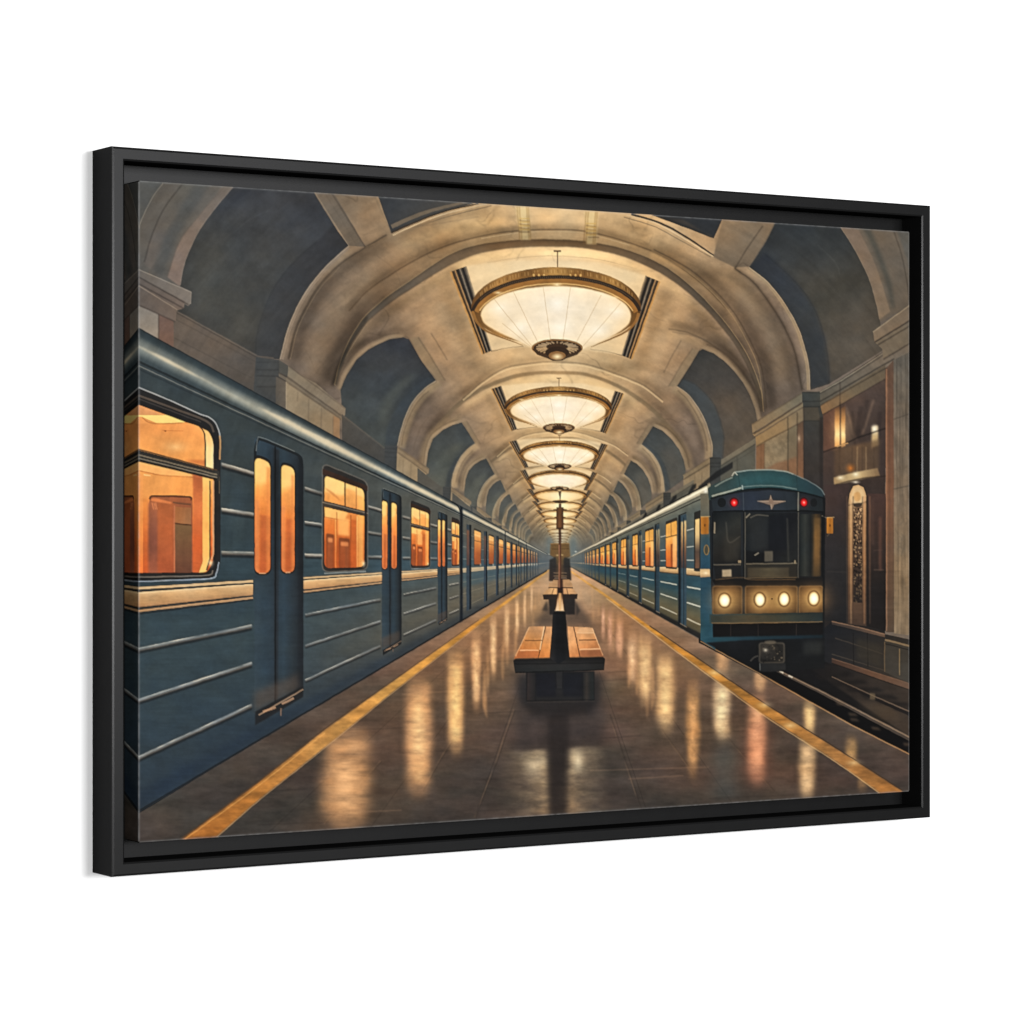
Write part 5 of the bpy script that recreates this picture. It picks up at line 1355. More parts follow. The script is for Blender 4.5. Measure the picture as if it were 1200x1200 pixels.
    fill(M((580, 460), (720, 450), (720, 700), (590, 700)), (42, 44, 44), .7, soft=2); fill(M((720, 450), (870, 450), (850, 700), (720, 700)), (24, 26, 30), .7, soft=1)
    line(M((590, 470), (640, 450), (720, 455)), 1.6, (96, 88, 74), .6); line(M((560, 470), (590, 440)), 1.6, (150, 136, 112), .7, curve=False)
    fill(M((690, 705), (750, 705), (750, 778), (685, 778)), (92, 84, 70), .85, soft=.4)
    fill(M((560, 700), (690, 720), (690, 790), (560, 790)), (22, 23, 25), .8, soft=.6); line(M((620, 735), (650, 715)), 1.6, (150, 140, 120), .7, curve=False)
    line(M((850, 470), (860, 780)), 2, (56, 54, 48), .7, soft=.6, curve=False)
    fill(lquad(lambda x, y: (x, y), 936.5, 961.5, 604, 677, 2), lg((936, 0), (962, 0), (30, 34, 34), (50, 52, 48), (32, 34, 34), (70, 54, 34), (40, 34, 28)))
    fill(M((1040, 470), (1085, 470), (1080, 880), (1035, 880)), lg((0, 608), (0, 676), (92, 70, 42), (128, 92, 50), (116, 84, 48), (70, 56, 38)), .85, soft=.8)
    for x in (545, 555, 930, 1100, 325):
        line(M((x, 430), (x - 2, 900)), 1.2, (86, 80, 68) if x in (555, 930) else (20, 22, 24), .75, curve=False)
    line(M((340, 500), (340, 580)), 1.6, (170, 150, 120), .7, curve=False)
    # lower cab panels
    fill(M((330, 800), (525, 800), (525, 905), (350, 905)), (32, 33, 34)); line(M((330, 800), (525, 800)), 1.5, (92, 84, 70), .8, curve=False)
    fill(M((392, 836), (458, 833), (458, 884), (392, 886)), (158, 140, 112), .95, soft=.4); line(M((390, 885), (460, 884)), 1, (90, 76, 58), .8, curve=False)
    fill(M((560, 795), (920, 792), (920, 890), (560, 895)), (44, 41, 36)); fill(M((572, 822), (862, 820), (862, 888), (572, 890)), lg((875, 0), (925, 0), (64, 56, 44), (76, 68, 52), (64, 56, 44)), soft=.4)
    line(M((560, 795), (920, 790)), 1.4, (104, 94, 76), .8, curve=False); line(M((562, 895), (920, 890)), 1.2, (96, 78, 54), .7, curve=False)
    for x in (510, 905, 520):
        fill(ell(780 + x / 6, 660, 1, 2), (170, 146, 110), .7)
    fill(M((320, 905), (1100, 890), (1100, 950), (345, 950)), (26, 26, 27))
    line(M((345, 905), (530, 890), (600, 905), (910, 905)), 1, (104, 78, 50), .6)
    # headlight boxes
    for x0, x1, cx in ((326, 532, 410), (556, 922, 740), (936, 1100, 1030)):
        bx = lquad(lambda x, y: (x, y), 780 + x0 / 6, 780 + x1 / 6, 688.5, 722, 3)
        fill(bx, lg((780 + x0 / 6, 690), (780 + x1 / 6, 720), (92, 66, 40), (108, 78, 48), (98, 72, 44), (74, 56, 38)))
        fill(bx, (40, 28, 20), lambda xx, yy: .55 * np.clip(np.abs((xx - (780 + (x0 + x1) / 12)) / ((x1 - x0) / 12)) ** 4 + np.abs((yy - 705) / 17) ** 4, 0, 1))
        line(bx + bx[:1], 1.1, (150, 112, 68), .55, curve=False, soft=.3)
    lights = ((410, 1052, 37, 46), (658, 1047, 34, 45), (828, 1044, 34, 45), (1038, 1038, 34, 46))
    for x, y, rx, ry in lights:
        cx, cy = 780 + x / 6, 530 + y / 6
        glow(cx, cy, 44, 40, (255, 160, 70), .22)
        glow(cx, cy, 30, 28, (255, 168, 76), .5)
        glow(cx, cy, 15, 16, (255, 186, 96), .75)
    for x, y, rx, ry in lights:
        cx, cy = 780 + x / 6, 530 + y / 6
        fill(ell(cx, cy, rx / 6 + 1.6, ry / 6 + 1.6), (96, 62, 32), .85, soft=.5)
        fill(ell(cx, cy, rx / 6, ry / 6), rg(cx, cy, rx / 6, ry / 6, (255, 253, 244), (255, 248, 228), (255, 236, 196), (246, 196, 126)), soft=.3)
    fill(ell(904, 703.5, 1, 1), (70, 46, 26), .9)
    # below the lights
    fill(M((300, 1150), (1105, 1135), (1105, 1200), (300, 1215)), lg((830, 0), (965, 0), (46, 70, 76), (60, 66, 58), (48, 56, 52), (40, 48, 48)))
    fill(N((55, 300), (692, 298), (692, 345), (60, 348)), lg((832, 0), (964, 0), (56, 60, 52), (78, 68, 50), (60, 62, 52), (38, 46, 46)), soft=.5)
    line(N((62, 346), (300, 345), (690, 338)), 1.2, (126, 96, 62), .7, curve=False)
    fill(N((70, 350), (692, 342), (692, 420), (75, 425)), (25, 23, 23))
    for x in (170, 325, 540):
        line(N((x, 350), (x, 420)), 1, (48, 40, 36), .7, curve=False)
    fill(N((10, 440), (60, 425), (700, 412), (700, 430), (240, 445), (60, 465)), lg((822, 0), (965, 0), (38, 74, 86), (32, 52, 60), (28, 43, 50), (25, 34, 38)), soft=.4)
    # underframe and coupler
    fill(N((30, 455), (240, 443), (700, 430), (700, 600), (330, 625)), lg((830, 760), (960, 770), (28, 30, 34), (22, 23, 24), (26, 27, 28)), .95, soft=.5)
    fill(N((580, 450), (690, 450), (680, 520), (580, 520)), (50, 50, 46), .6, soft=2)
    cb = lquad(lambda x, y: (x, y), 820 + 332 / 4.8, 820 + 472 / 4.8, 660 + 458 / 4.8, 660 + 570 / 4.8, 3)
    fill(cb, rg(898, 764, 22, 18, (96, 86, 72), (54, 49, 43), (34, 32, 30), (44, 41, 37)))
    line(cb + cb[:1], 1.5, (96, 86, 72), .6, curve=False, soft=.4)
    for k in range(40):
        x, y = 891 + RNG.random() * 26, 757 + RNG.random() * 21
        fill(ell(x, y, .6 + RNG.random(), .5 + RNG.random() * .8, 8), (120, 106, 84) if RNG.random() < .4 else (22, 21, 21), .5)
    fill(ell(900, 767, 8, 8), (38, 36, 34), .7, soft=1); glow(896, 763.5, 5, 4, (236, 220, 190), .8)
    fill(ell(902, 754.5, 7, 2), (92, 82, 68), .8, soft=.3)
    fill(N((330, 572), (480, 572), (480, 610), (390, 620), (330, 618)), (40, 40, 40), .9, soft=.5)
    line(N((280, 560), (300, 540), (325, 530)), 2, (70, 64, 56), .7); line(N((335, 572), (335, 612)), 1.2, (110, 108, 100), .6, curve=False)
    # mirrors
    for x0, x1, y0, y1 in ((243, 298, 462, 584), (1130, 1174, 468, 580)):
        fill(lquad(lambda x, y: (x, y), 780 + x0 / 6, 780 + x1 / 6, 530 + y0 / 6, 530 + y1 / 6, 1), lg((780 + x0 / 6, 0), (780 + x1 / 6, 0), (176, 112, 40), (150, 92, 34), (164, 104, 40)))
        line(M((x0, y0), (x1 + 10, y0 - 2)), 1.1, (206, 170, 110), .6, curve=False)
        fill(ell(780 + (x0 + x1) / 12, 530 + (y0 + y1) / 12, .8, 1.8), (84, 48, 20), .8)
    line(M((1095, 455), (1132, 472)), 1.3, (120, 108, 88), .7, curve=False)
    line(M((1150, 580), (1132, 600)), 1.2, (100, 84, 62), .6, curve=False)
    # dark gap to the right of the cab
    fill(M((1104, 300), (1118, 330), (1112, 1330), (1100, 1330)), (24, 26, 28), .8, soft=.6)


def benches():
    # dark shapes at the far end of the platform
    fill(C1((470, 740), (545, 700), (560, 800), (650, 800), (655, 710), (728, 720), (750, 1000), (462, 1010)), lg((0, 655), (0, 683), (54, 54, 52), (50, 46, 44), (62, 50, 44)), .95, soft=.6)
    fill(C1((560, 760), (645, 760), (650, 990), (555, 990)), (96, 74, 52), .7, soft=.8)
    for yy in (905, 945):
        line(C1((520, yy), (690, yy)), .9, (150, 122, 92), .6, curve=False)
    # rows further off
    for k, (yt, yb, x0, x1) in enumerate(((678, 680, 648, 664), (681, 684.5, 646, 668), (684.5, 689.8, 641.5, 670.5))):
        fill([(x0, yb), (x0 + 1.5, yt), (x1 - 1.5, yt), (x1, yb)], (176, 136, 96) if k else (110, 92, 76), .95, soft=.2)
        fill([(x0, yb), (x1, yb), (x1, yb + 2.6 + k), (x0, yb + 2.6 + k)], (58, 44, 42), .95, soft=.2)
        fill([(x0 + 3, yb + 2.6 + k), (x1 - 3, yb + 2.6 + k), (x1 - 3, yb + 6 + k * 2), (x0 + 3, yb + 6 + k * 2)], (50, 42, 42), .7, soft=.6)
    # second bench
    fill(Z0((640, 708), (678, 708), (694, 735), (626, 735)), (72, 62, 56), .65, soft=3)
    fill(Z0((642, 702), (673, 702), (672.5, 722), (643, 722)), (46, 42, 41), .95, soft=.4)
    fill(Z0((673, 705), (679, 718), (674, 724)), (60, 54, 50), .8, soft=.8); fill(Z0((640, 705), (634, 717), (641, 718)), (60, 54, 50), .8, soft=.8)
    fill(K((330, 112), (370, 65), (540, 65), (576, 108)), lg((640, 0), (676, 0), (180, 140, 98), (206, 160, 108), (186, 140, 98), (202, 154, 106), (170, 132, 96)))
    for x, x2 in ((395, 410), (508, 500)):
        line(K((x, 108), (x2, 68)), 1, (110, 80, 56), .8, curve=False)
    fill(K((330, 110), (576, 106), (572, 140), (335, 146)), (56, 46, 42))
    fill(K((440, 0), (470, 0), (474, 110), (436, 110)), (62, 40, 36), .95, soft=.4)
    # lamp post with its board
    line(Z0((655.2, 592), (655.2, 700)), 3.0, (92, 58, 42), .98, curve=False)
    line(Z0((654.2, 640), (654.2, 696)), 1.0, (176, 124, 92), .7, curve=False)
    fill(Z0((651.2, 596), (659.2, 596), (659.4, 620.5), (650.8, 620.5)), lg((651, 0), (659, 0), (104, 68, 40), (124, 82, 50), (92, 58, 36)))
    line(Z0((650.8, 620.5), (659.4, 620.5)), 1, (66, 40, 26), .8, curve=False)
    fill(Z0((653.5, 577), (657, 577), (655.8, 586), (654.8, 586)), (96, 70, 48), .9); line(Z0((655.2, 584), (655.2, 597)), 1, (104, 74, 50), .9, curve=False)
    fill(Z0((652.5, 690), (658.5, 690), (659, 699), (652, 699)), (52, 36, 36), .95, soft=.3)
    # near bench: floor shade, base, legs
    fill(K((160, 680), (735, 680), (725, 860), (640, 900), (230, 920), (165, 860)), (44, 42, 42), .75, soft=3)
    fill(K((230, 850), (690, 840), (680, 960), (240, 980)), (38, 35, 35), .8, soft=3.5)
    fill(K((212, 650), (694, 650), (694, 858), (216, 866)), (29, 29, 30), .97, soft=.4)
    line(K((216, 868), (694, 860)), 1.2, (84, 72, 62), .35, curve=False, soft=.4)
    fill(K((222, 660), (278, 660), (276, 860), (220, 862)), lg((616, 0), (627, 0), (52, 43, 40), (44, 40, 39), (34, 33, 33)))
    fill(K((612, 660), (688, 655), (690, 855), (615, 862)), lg((682, 0), (695, 0), (36, 36, 36), (52, 47, 43), (38, 39, 39), (36, 40, 40)))
    fill(K((425, 655), (468, 655), (466, 770), (428, 770)), (42, 41, 41), .8)
    fill(K((280, 775), (612, 775), (612, 850), (280, 856)), (38, 37, 37), .8, soft=1)
    fill(K((285, 665), (422, 665), (422, 830), (285, 830)), (27, 28, 34), .8, soft=1); fill(K((472, 665), (610, 665), (610, 830), (472, 830)), (27, 28, 33), .8, soft=1)
    line(K((220, 858), (690, 850)), 1.2, (26, 25, 26), .6, curve=False)
    # seats
    sl = K((128, 562), (236, 335), (396, 335), (382, 560))
    fill(sl, lambda xx, yy: np.clip(lg((620, 736), (605, 773), (196, 140, 92), (206, 138, 78), (190, 116, 60), (172, 98, 52))(xx, yy) * (1 + .22 * fbm(xx / 5, yy / 9, 3, 111)[..., None]), 0, 1))
    sr = K((505, 335), (680, 345), (757, 550), (520, 556))
    fill(sr, lambda xx, yy: np.clip(lg((680, 736), (698, 772), (206, 152, 104), (212, 150, 96), (190, 122, 72), (160, 98, 60))(xx, yy) * (1 + .22 * fbm(xx / 5, yy / 9, 3, 113)[..., None]), 0, 1))
    for p, q, c, ww in (((350, 335), (298, 558), (74, 44, 28), 1.2), ((340, 335), (310, 500), (232, 196, 150), 1.3), ((205, 433), (325, 433), (110, 66, 38), 1.1), ((170, 503), (300, 503), (232, 186, 138), 1.3), ((235, 338), (140, 545), (220, 172, 124), .9),
                        ((548, 338), (592, 552), (74, 44, 28), 1.2), ((570, 380), (690, 380), (226, 186, 140), 1.0), ((585, 430), (705, 430), (96, 58, 36), 1.2), ((590, 498), (735, 492), (236, 196, 150), 1.5), ((680, 350), (752, 540), (226, 180, 132), 1)):
        line(K(p, q), ww, c, .8, curve=False)
    fill(K((170, 506), (300, 506), (298, 556), (142, 556)), (168, 92, 54), .5, soft=.8); fill(K((592, 500), (738, 496), (752, 545), (592, 550)), (138, 84, 56), .6, soft=.8)
    fill(K((590, 340), (680, 345), (690, 378), (570, 378)), (224, 180, 134), .5, soft=1)
    # front board
    fr = K((122, 575), (140, 560), (380, 556), (390, 540), (510, 540), (522, 552), (750, 548), (768, 562), (762, 640), (136, 662))
    fill(fr, lg((0, 773), (0, 790), (34, 33, 33), (44, 43, 42), (40, 41, 40)))
    line(K((138, 562), (380, 556)), 1.3, (112, 84, 58), .6, curve=False); line(K((522, 552), (750, 548)), 1.3, (112, 84, 58), .6, curve=False)
    line(K((130, 600), (760, 592)), 1, (28, 27, 27), .7, curve=False)
    line(K((136, 660), (762, 640)), 1.3, (22, 22, 23), .8, curve=False)
    # back rest
    bk = K((400, 240), (425, 226), (480, 226), (492, 240), (502, 400), (520, 556), (440, 600), (378, 556), (392, 400))
    fill(bk, lg((644, 0), (667, 0), (46, 44, 43), (30, 31, 34), (28, 30, 32), (40, 40, 40)))
    fill(K((408, 236), (486, 236), (490, 250), (404, 250)), (28, 26, 26), .8, soft=.5)
    fill(K((437, 100), (470, 100), (482, 226), (414, 226)), lg((0, 697), (0, 718), (110, 78, 54), (190, 152, 112), (226, 196, 156)))
    line(K((452, 100), (450, 222)), 2.2, (206, 160, 106), .8, curve=False)
    line(K((437, 104), (416, 222)), 1.4, (74, 48, 34), .9, curve=False); line(K((469, 104), (482, 222)), 1.4, (74, 48, 34), .9, curve=False)


def finish():
    """brushwork: short strokes of lighter and darker paint, broken colour, a little edge softness and grain"""
    global IMG
    yy, xx = np.mgrid[0:RH, 0:RW].astype(np.float32)
    x, y = xx / S + SX, yy / S + SY
    # let the paint edges wander by a fraction of a brush width
    wx = fbm(x / 9, y / 9, 3, 131) * 1.3 + fbm(x / 3, y / 3, 2, 133) * .5
    wy = fbm(x / 9, y / 9, 3, 132) * 1.3 + fbm(x / 3, y / 3, 2, 134) * .5
    u, v = np.clip(xx + wx, 0, RW - 1.01), np.clip(yy + wy, 0, RH - 1.01)
    i, j = u.astype(int), v.astype(int)
    fu, fv = (u - i)[..., None], (v - j)[..., None]
    IMG = (IMG[j, i] * (1 - fu) + IMG[j, i + 1] * fu) * (1 - fv) + (IMG[j + 1, i] * (1 - fu) + IMG[j + 1, i + 1] * fu) * fv
    # strokes run along the lines of the hall: swirl round the vanishing point above, level on the floor
    ang = np.arctan2(y - VY, x - VX)
    rad = np.hypot(x - VX, y - VY)
    st = np.where(y < VY, fbm(ang * 9, rad / 5.0, 4, 135), fbm(x / 26, y / 3.2, 4, 136))
    st2 = fbm(x / 16 + y / 30, y / 11 - x / 40, 4, 137)
    g = st * .10 + st2 * .13 + fbm(x / 4.0, y / 4.0, 3, 121) * .06 + fbm(x / 1.6, y / 1.4, 2, 123) * .03
    calm = 1 - .65 * np.clip((IMG.mean(-1) - .55) / .3, 0, 1)
    g = g * calm
    IMG *= (1 + g[..., None])
    hue = fbm(x / 30, y / 24, 3, 139)[..., None] * np.array((.07, 0, -.09), np.float32) * calm[..., None]
    IMG *= (1 + hue)
    # local contrast, fine and broad, then a gentle curve
    lum = IMG.mean(-1)
    fine = lum - blur2(lum, 2.2)
    broad = lum - blur2(lum, 26)
    k = 1 + (np.clip(fine, -.12, .12) * .45 + np.clip(broad, -.25, .25) * .22) / np.maximum(lum, .08)
    IMG *= np.clip(k, .5, 1.6)[..., None]
    np.clip(IMG, 0.004, 1, out=IMG)


def paint():
    LINE[:] = [.66, .4]
    vaults(); big_arch(); side_bays()
    LINE[:] = [.8, .25]
    walls()
    LINE[:] = [1.0, 0.0]
    lamps(); far_end(); floor(); trench(); train_left(); train_right(); benches(); finish()
    return IMG


# ================================================================ the real things: wall, frame, canvas, light, camera
import bpy

C = bpy.context.scene.collection
HF = 0.668                                   # height of the frame, metres
FPX = 3420.0                                 # focal length in 1200-px picture units
u_dx, u_dd = 0.6841 + 0.5473, FPX * (1 / 717.0 - 1 / 857.0)
TH = math.atan2(u_dd, u_dx)
WF = math.hypot(u_dx, u_dd) * HF             # width of the frame
DF = 0.0644 * HF                              # depth of the frame
LIP, STEP, BASE = 0.0190 * HF, 0.0500 * HF, 0.075 * HF
U2, N2 = (math.cos(TH), math.sin(TH)), (-math.sin(TH), math.cos(TH))
P0 = (-469.0 / 857 * HF, FPX / 857 * HF)     # left front edge of the frame seen from the camera (right, away)
ZC = 1.50                                    # height of the picture's centre above the floor
CAM = (-(P0[0] * U2[0] + P0[1] * U2[1]), -(P0[0] * N2[0] + P0[1] * N2[1]) - DF, ZC)


def on_plane(xpx, ypx, y):
    """where the line of sight through a picture point meets the upright plane at depth y -> (x, z)"""
    a = (xpx - 600.0) / FPX
    dx, dy = a * U2[0] + U2[1], a * N2[0] + N2[1]
    t = (y - CAM[1]) / dy
    return CAM[0] + t * dx, ZC - t * (ypx - 600.5) / FPX


def srgb_to_lin(c):
    return np.where(c <= 0.04045, c / 12.92, ((c + 0.055) / 1.055) ** 2.4)


def nodes(name):
    m = bpy.data.materials.new(name)
    m.use_nodes = True
    nt = m.node_tree
    return m, nt, nt.nodes['Principled BSDF']


def obj(name, verts, faces, mat, parent=None):
    me = bpy.data.meshes.new(name)
    me.from_pydata(verts, [], faces)
    me.update()
    me.materials.append(mat)
    o = bpy.data.objects.new(name, me)
    C.objects.link(o)
    o.parent = parent
    return o


# ---- materials
m_wall, nt, b = nodes('white_wall_paint')
b.inputs['Base Color'].default_value = (0.93, 0.93, 0.93, 1)
b.inputs['Roughness'].default_value = 0.9
b.inputs['Specular IOR Level'].default_value = 0.1
nz = nt.nodes.new('ShaderNodeTexNoise'); nz.inputs['Scale'].default_value = 240
bp = nt.nodes.new('ShaderNodeBump'); bp.inputs['Strength'].default_value = 0.03; bp.inputs['Distance'].default_value = 0.001
nt.links.new(nz.outputs['Fac'], bp.inputs['Height']); nt.links.new(bp.outputs['Normal'], b.inputs['Normal'])

m_frame, nt, b = nodes('black_satin_frame_paint')
b.inputs['Roughness'].default_value = 0.9
b.inputs['Specular IOR Level'].default_value = 0.0
gl = nt.nodes.new('ShaderNodeBsdfGlossy')    # thin satin lacquer
gl.inputs['Color'].default_value = (0.0083, 0.0083, 0.0084, 1); gl.inputs['Roughness'].default_value = 0.36
ad = nt.nodes.new('ShaderNodeAddShader')
nt.links.new(b.outputs[0], ad.inputs[0]); nt.links.new(gl.outputs[0], ad.inputs[1])
nt.links.new(ad.outputs[0], nt.nodes['Material Output'].inputs['Surface'])
tc = nt.nodes.new('ShaderNodeTexCoord')
nz = nt.nodes.new('ShaderNodeTexNoise'); nz.inputs['Scale'].default_value = 60; nz.inputs['Detail'].default_value = 5
cr = nt.nodes.new('ShaderNodeValToRGB')
cr.color_ramp.elements[0].color = (0.0058, 0.0058, 0.0059, 1); cr.color_ramp.elements[1].color = (0.0078, 0.0078, 0.0079, 1)
nt.links.new(tc.outputs['Object'], nz.inputs['Vector']); nt.links.new(nz.outputs['Fac'], cr.inputs['Fac']); nt.links.new(cr.outputs['Color'], b.inputs['Base Color'])
nz2 = nt.nodes.new('ShaderNodeTexNoise'); nz2.inputs['Scale'].default_value = 900
bp = nt.nodes.new('ShaderNodeBump'); bp.inputs['Strength'].default_value = 0.05; bp.inputs['Distance'].default_value = 0.0004
nt.links.new(tc.outputs['Object'], nz2.inputs['Vector']); nt.links.new(nz2.outputs['Fac'], bp.inputs['Height']); nt.links.new(bp.outputs['Normal'], b.inputs['Normal']); nt.links.new(bp.outputs['Normal'], gl.inputs['Normal'])

m_canvas, nt, b = nodes('printed_canvas')
b.inputs['Roughness'].default_value = 0.62
b.inputs['Specular IOR Level'].default_value = 0.04
at = nt.nodes.new('ShaderNodeAttribute'); at.attribute_name = 'ink'
nt.links.new(at.outputs['Color'], b.inputs['Base Color'])
tc = nt.nodes.new('ShaderNodeTexCoord')
wv = []
for ax in ('X', 'Z'):                        # weave of the cloth: two crossed sets of threads
    w = nt.nodes.new('ShaderNodeTexWave'); w.wave_type = 'BANDS'; w.bands_direction = ax
    w.inputs['Scale'].default_value = 330; w.inputs['Distortion'].default_value = 1.2; w.inputs['Detail'].default_value = 1
    nt.links.new(tc.outputs['Object'], w.inputs['Vector']); wv.append(w)
mx = nt.nodes.new('ShaderNodeMath'); mx.operation = 'ADD'
nt.links.new(wv[0].outputs['Fac'], mx.inputs[0]); nt.links.new(wv[1].outputs['Fac'], mx.inputs[1])
bp = nt.nodes.new('ShaderNodeBump'); bp.inputs['Strength'].default_value = 0.12; bp.inputs['Distance'].default_value = 0.0003
nt.links.new(mx.outputs[0], bp.inputs['Height']); nt.links.new(bp.outputs['Normal'], b.inputs['Normal'])

m_edge = m_frame.copy(); m_edge.name = 'rubbed_frame_edge'      # paint polished by handling along the bevels
g2 = [n for n in m_edge.node_tree.nodes if n.type == 'BSDF_GLOSSY'][0]
g2.inputs['Roughness'].default_value = 0.24; g2.inputs['Color'].default_value = (0.012, 0.012, 0.012, 1)

# ---- wall (the setting)
wall = obj('wall', [(-8, 0, -1.5), (8, 0, -1.5), (8, 0, 4.5), (-8, 0, 4.5)], [(0, 1, 2, 3)], m_wall)
wall['kind'] = 'structure'

# ---- the picture: one thing; its parts are the four rails, the canvas and the backing board
pic = bpy.data.objects.new('framed_picture', None)
C.objects.link(pic)
pic.location = (WF / 2, -0.0005, ZC)
pic['label'] = 'canvas print of a metro station with two trains, in a black floater frame'
pic['category'] = 'picture'
OX = WF / 2


def rail(side):
    """one mitred L-shaped rail, profile (w inwards, d back from the front)"""
    e = 0.0022
    prof = [(0, e * .9), (e * .25, e * .35), (e, 0), (LIP - e * .8, 0), (LIP - e * .1, e * .5), (LIP, e * .9), (LIP, STEP), (BASE, STEP), (BASE, DF), (0, DF)]
    hw, hh = WF / 2, HF / 2
    g = 0.00001                              # hairline of the mitre
    verts = []
    for end in (-1, 1):
        for w, d in prof:
            y = -DF + d
            if side == 'top':
                verts.append((end * (hw - w - g), y, hh - w))
            elif side == 'bottom':
                verts.append((end * (hw - w - g), y, -hh + w))
            elif side == 'left':
                verts.append((-hw + w, y, end * (hh - w - g)))
            else:
                verts.append((hw - w, y, end * (hh - w - g)))
    n = len(prof)
    faces = [(i, (i + 1) % n, n + (i + 1) % n, n + i) for i in range(n)] + [tuple(range(n))[::-1], tuple(range(n, 2 * n))]
    o = obj('frame_rail', verts, faces, m_frame, pic)
    o.data.materials.append(m_edge)
    for i in (0, 1, 3, 4):
        o.data.polygons[i].material_index = 1
    import bmesh
    bm = bmesh.new(); bm.from_mesh(o.data); bmesh.ops.recalc_face_normals(bm, faces=bm.faces); bm.to_mesh(o.data); bm.free()
    return o


for s in ('left', 'right', 'top', 'bottom'):
    rail(s)

# ---- canvas: fine grid over the face, rounded fold, print wrapped (mirrored) round the sides
REC = 0.0035 * HF                            # the face lies a little behind the lip
YF = -DF + REC
xl, _ = on_plane(CX0, CMID, YF)
xr, _ = on_plane(CX1, CMID, YF)
_, zt = on_plane(CX0, CMID - CH0 / 2, YF)
_, zt2 = on_plane(CX1, CMID - CH1 / 2, YF)
CHH = ((zt - ZC) + (zt2 - ZC)) / 2
CWW = xr - xl
paint()
LIN = srgb_to_lin(np.clip(IMG, 0, 1)).astype(np.float32)


def sample(p, q):
    x, y = to_sheet(p, q)
    a, c = np.clip((x - SX) * S - .5, 0, RW - 1.001), np.clip((y - SY) * S - .5, 0, RH - 1.001)
    i, j = a.astype(int), c.astype(int)
    fa, fc = (a - i)[..., None], (c - j)[..., None]
    return (LIN[j, i] * (1 - fa) + LIN[j, i + 1] * fa) * (1 - fc) + (LIN[j + 1, i] * (1 - fa) + LIN[j + 1, i + 1] * fa) * fc


NX, NZ, RB = 1180, 800, 0.0011
SIDE = STEP - REC - 0.0006
us = np.concatenate([np.linspace(0, 1, NX)])
# profile rows outward from the face edge: (outward distance, depth)
fold = [(RB * math.sin(t), RB * (1 - math.cos(t))) for t in np.linspace(0, math.pi / 2, 5)[1:]]
deep = [(RB, RB + (SIDE - RB) * k) for k in np.linspace(0, 1, 26)[1:]]
ring = fold + deep
K2 = len(ring)
ix = np.arange(-K2, NX + K2)
iz = np.arange(-K2, NZ + K2)


def axis(idx, n, size):
    """coordinate along the face, depth behind it and the place on the print for each grid row"""
    co, dp, pt = np.zeros(len(idx)), np.zeros(len(idx)), np.zeros(len(idx))
    inner = size - 2 * RB
    for k, i in enumerate(idx):
        if 0 <= i < n:
            co[k] = RB + inner * i / (n - 1); pt[k] = co[k] / size
        else:
            j = (-i if i < 0 else i - n + 1) - 1
            o, d = ring[j]
            co[k] = RB - o if i < 0 else size - RB + o
            dp[k] = d
            run = (d + o) * 1.0
            pt[k] = (run / size) if i < 0 else 1 - run / size
    return co, dp, pt


cx, dxp, px = axis(ix, NX, CWW)
cz, dzp, pz = axis(iz, NZ, 2 * CHH)
XX, ZZ = np.meshgrid(cx, cz)
DX, DZ = np.meshgrid(dxp, dzp)
PX, PZ = np.meshgrid(px, pz)
n0, n1 = XX.shape
inx, inz = np.meshgrid((ix >= 0) & (ix < NX), (iz >= 0) & (iz < NZ))
keepv = inx | inz                            # no double-wrapped corners
col = sample(PX, PZ)
# highlight along the fold, painted as a lighter line into the print colour
fold_light = np.zeros_like(XX)
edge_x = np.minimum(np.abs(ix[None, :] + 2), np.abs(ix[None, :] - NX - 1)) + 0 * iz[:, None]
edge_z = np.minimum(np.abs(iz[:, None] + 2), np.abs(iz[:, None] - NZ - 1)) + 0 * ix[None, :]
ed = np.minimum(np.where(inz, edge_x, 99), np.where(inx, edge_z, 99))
fold_light = np.clip(1 - ed / 3.2, 0, 1) * (0.55 + 0.5 * (vnoise(XX * 260, ZZ * 260) - .3))
col = col * (1 - 0.34 * fold_light[..., None]) + 0.62 * 0.34 * fold_light[..., None]
vid = -np.ones(XX.shape, int)
vid[keepv] = np.arange(keepv.sum())
V3 = np.stack([xl + XX - OX, YF + np.maximum(DX, DZ), CHH - ZZ], -1)[keepv]
quads_ok = keepv[:-1, :-1] & keepv[1:, :-1] & keepv[1:, 1:] & keepv[:-1, 1:]
Fq = np.stack([vid[:-1, :-1], vid[1:, :-1], vid[1:, 1:], vid[:-1, 1:]], -1)[quads_ok]
me = bpy.data.meshes.new('canvas')
me.vertices.add(len(V3)); me.vertices.foreach_set('co', V3.astype(np.float32).ravel())
me.loops.add(Fq.size); me.loops.foreach_set('vertex_index', Fq.astype(np.int32).ravel())
me.polygons.add(len(Fq)); me.polygons.foreach_set('loop_start', (np.arange(len(Fq)) * 4).astype(np.int32))
me.polygons.foreach_set('use_smooth', np.ones(len(Fq), bool))
me.update(calc_edges=True)
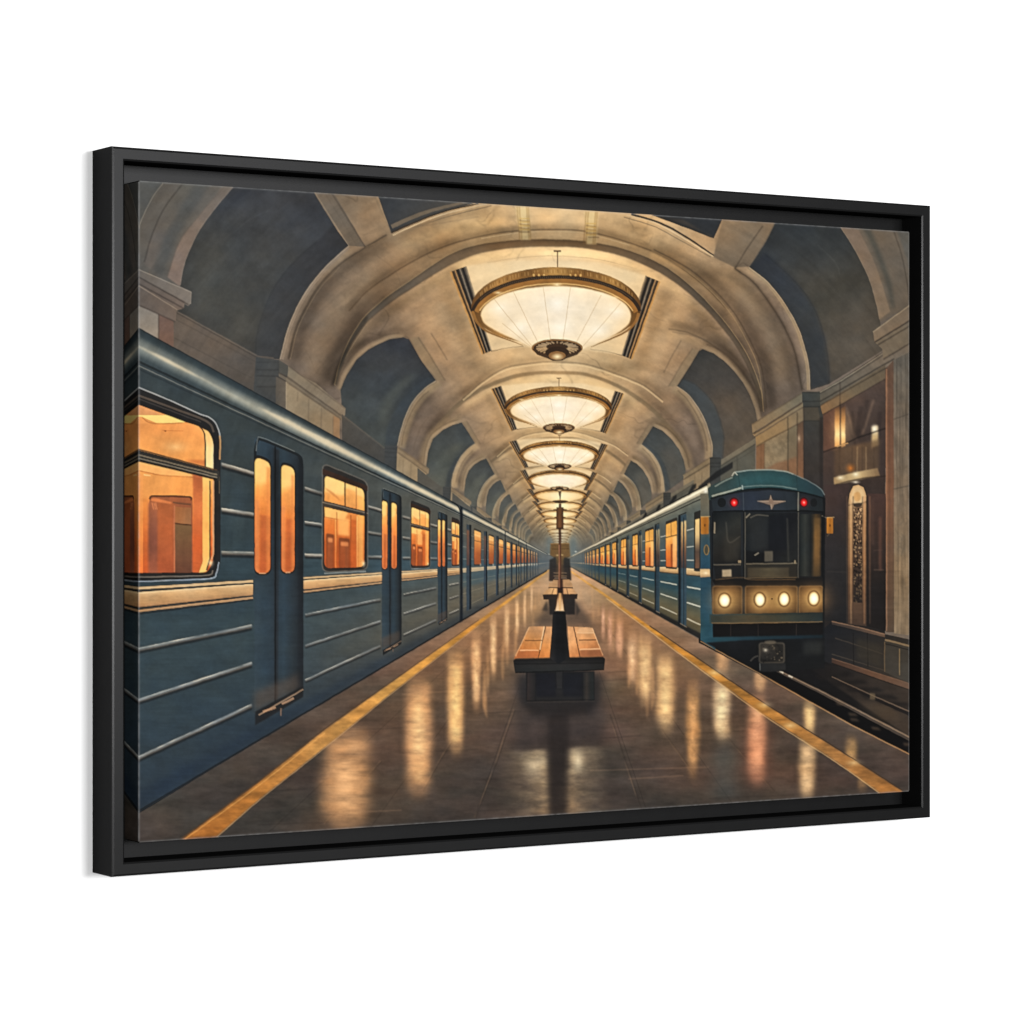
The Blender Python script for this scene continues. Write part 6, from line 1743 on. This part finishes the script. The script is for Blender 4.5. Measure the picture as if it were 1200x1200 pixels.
ink = me.color_attributes.new('ink', 'FLOAT_COLOR', 'POINT')
INK = 0.655  # print colours already include the soft sheen haze over the left part
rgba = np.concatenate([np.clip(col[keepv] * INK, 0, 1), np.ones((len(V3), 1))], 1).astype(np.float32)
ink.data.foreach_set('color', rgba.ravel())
me.materials.append(m_canvas)
canvas = bpy.data.objects.new('canvas', me)
C.objects.link(canvas)
canvas.parent = pic

# ---- studio lamps: a key softbox in front, a side softbox whose sheen runs along the frame, a fill added at left to light the canvas side
import mathutils


def softbox(name, loc, sx, sy, watts):
    ld = bpy.data.lights.new(name, 'AREA')
    ld.shape = 'RECTANGLE'; ld.size = sx; ld.size_y = sy; ld.energy = watts
    lo = bpy.data.objects.new(name, ld)
    C.objects.link(lo)
    lo.location = loc
    lo.rotation_euler = (mathutils.Vector((WF / 2, 0, ZC)) - lo.location).to_track_quat('-Z', 'Y').to_euler()


softbox('key_softbox', (WF / 2 + 0.75, -6.2, ZC + 0.35), 1.3, 1.0, 215)
softbox('added_left_fill', (WF / 2 - 2.8, -5.7, ZC + 0.15), 1.2, 1.2, 190)
softbox('side_softbox', (2.2, -5.0, ZC + 0.75), 1.9, 1.5, 112)

w = bpy.data.worlds.new('World'); bpy.context.scene.world = w
w.use_nodes = True
w.node_tree.nodes['Background'].inputs['Color'].default_value = (1, 1, 1, 1)
w.node_tree.nodes['Background'].inputs['Strength'].default_value = 0.2

# ---- camera
cd = bpy.data.cameras.new('camera')
cd.sensor_width = 36; cd.lens = FPX / 1200 * 36
cd.clip_start = 0.05; cd.clip_end = 100
cd.shift_y = -0.5 / 1200
co = bpy.data.objects.new('camera', cd)
C.objects.link(co)
co.location = CAM
co.rotation_euler = (math.radians(90), 0, -TH)
sc = bpy.context.scene
sc.camera = co
sc.view_settings.view_transform = 'Standard'
sc.view_settings.look = 'None'
sc.view_settings.exposure = 0
sc.view_settings.gamma = 1
sc.view_settings.use_curve_mapping = False
sc.render.resolution_x = sc.render.resolution_y = 1024
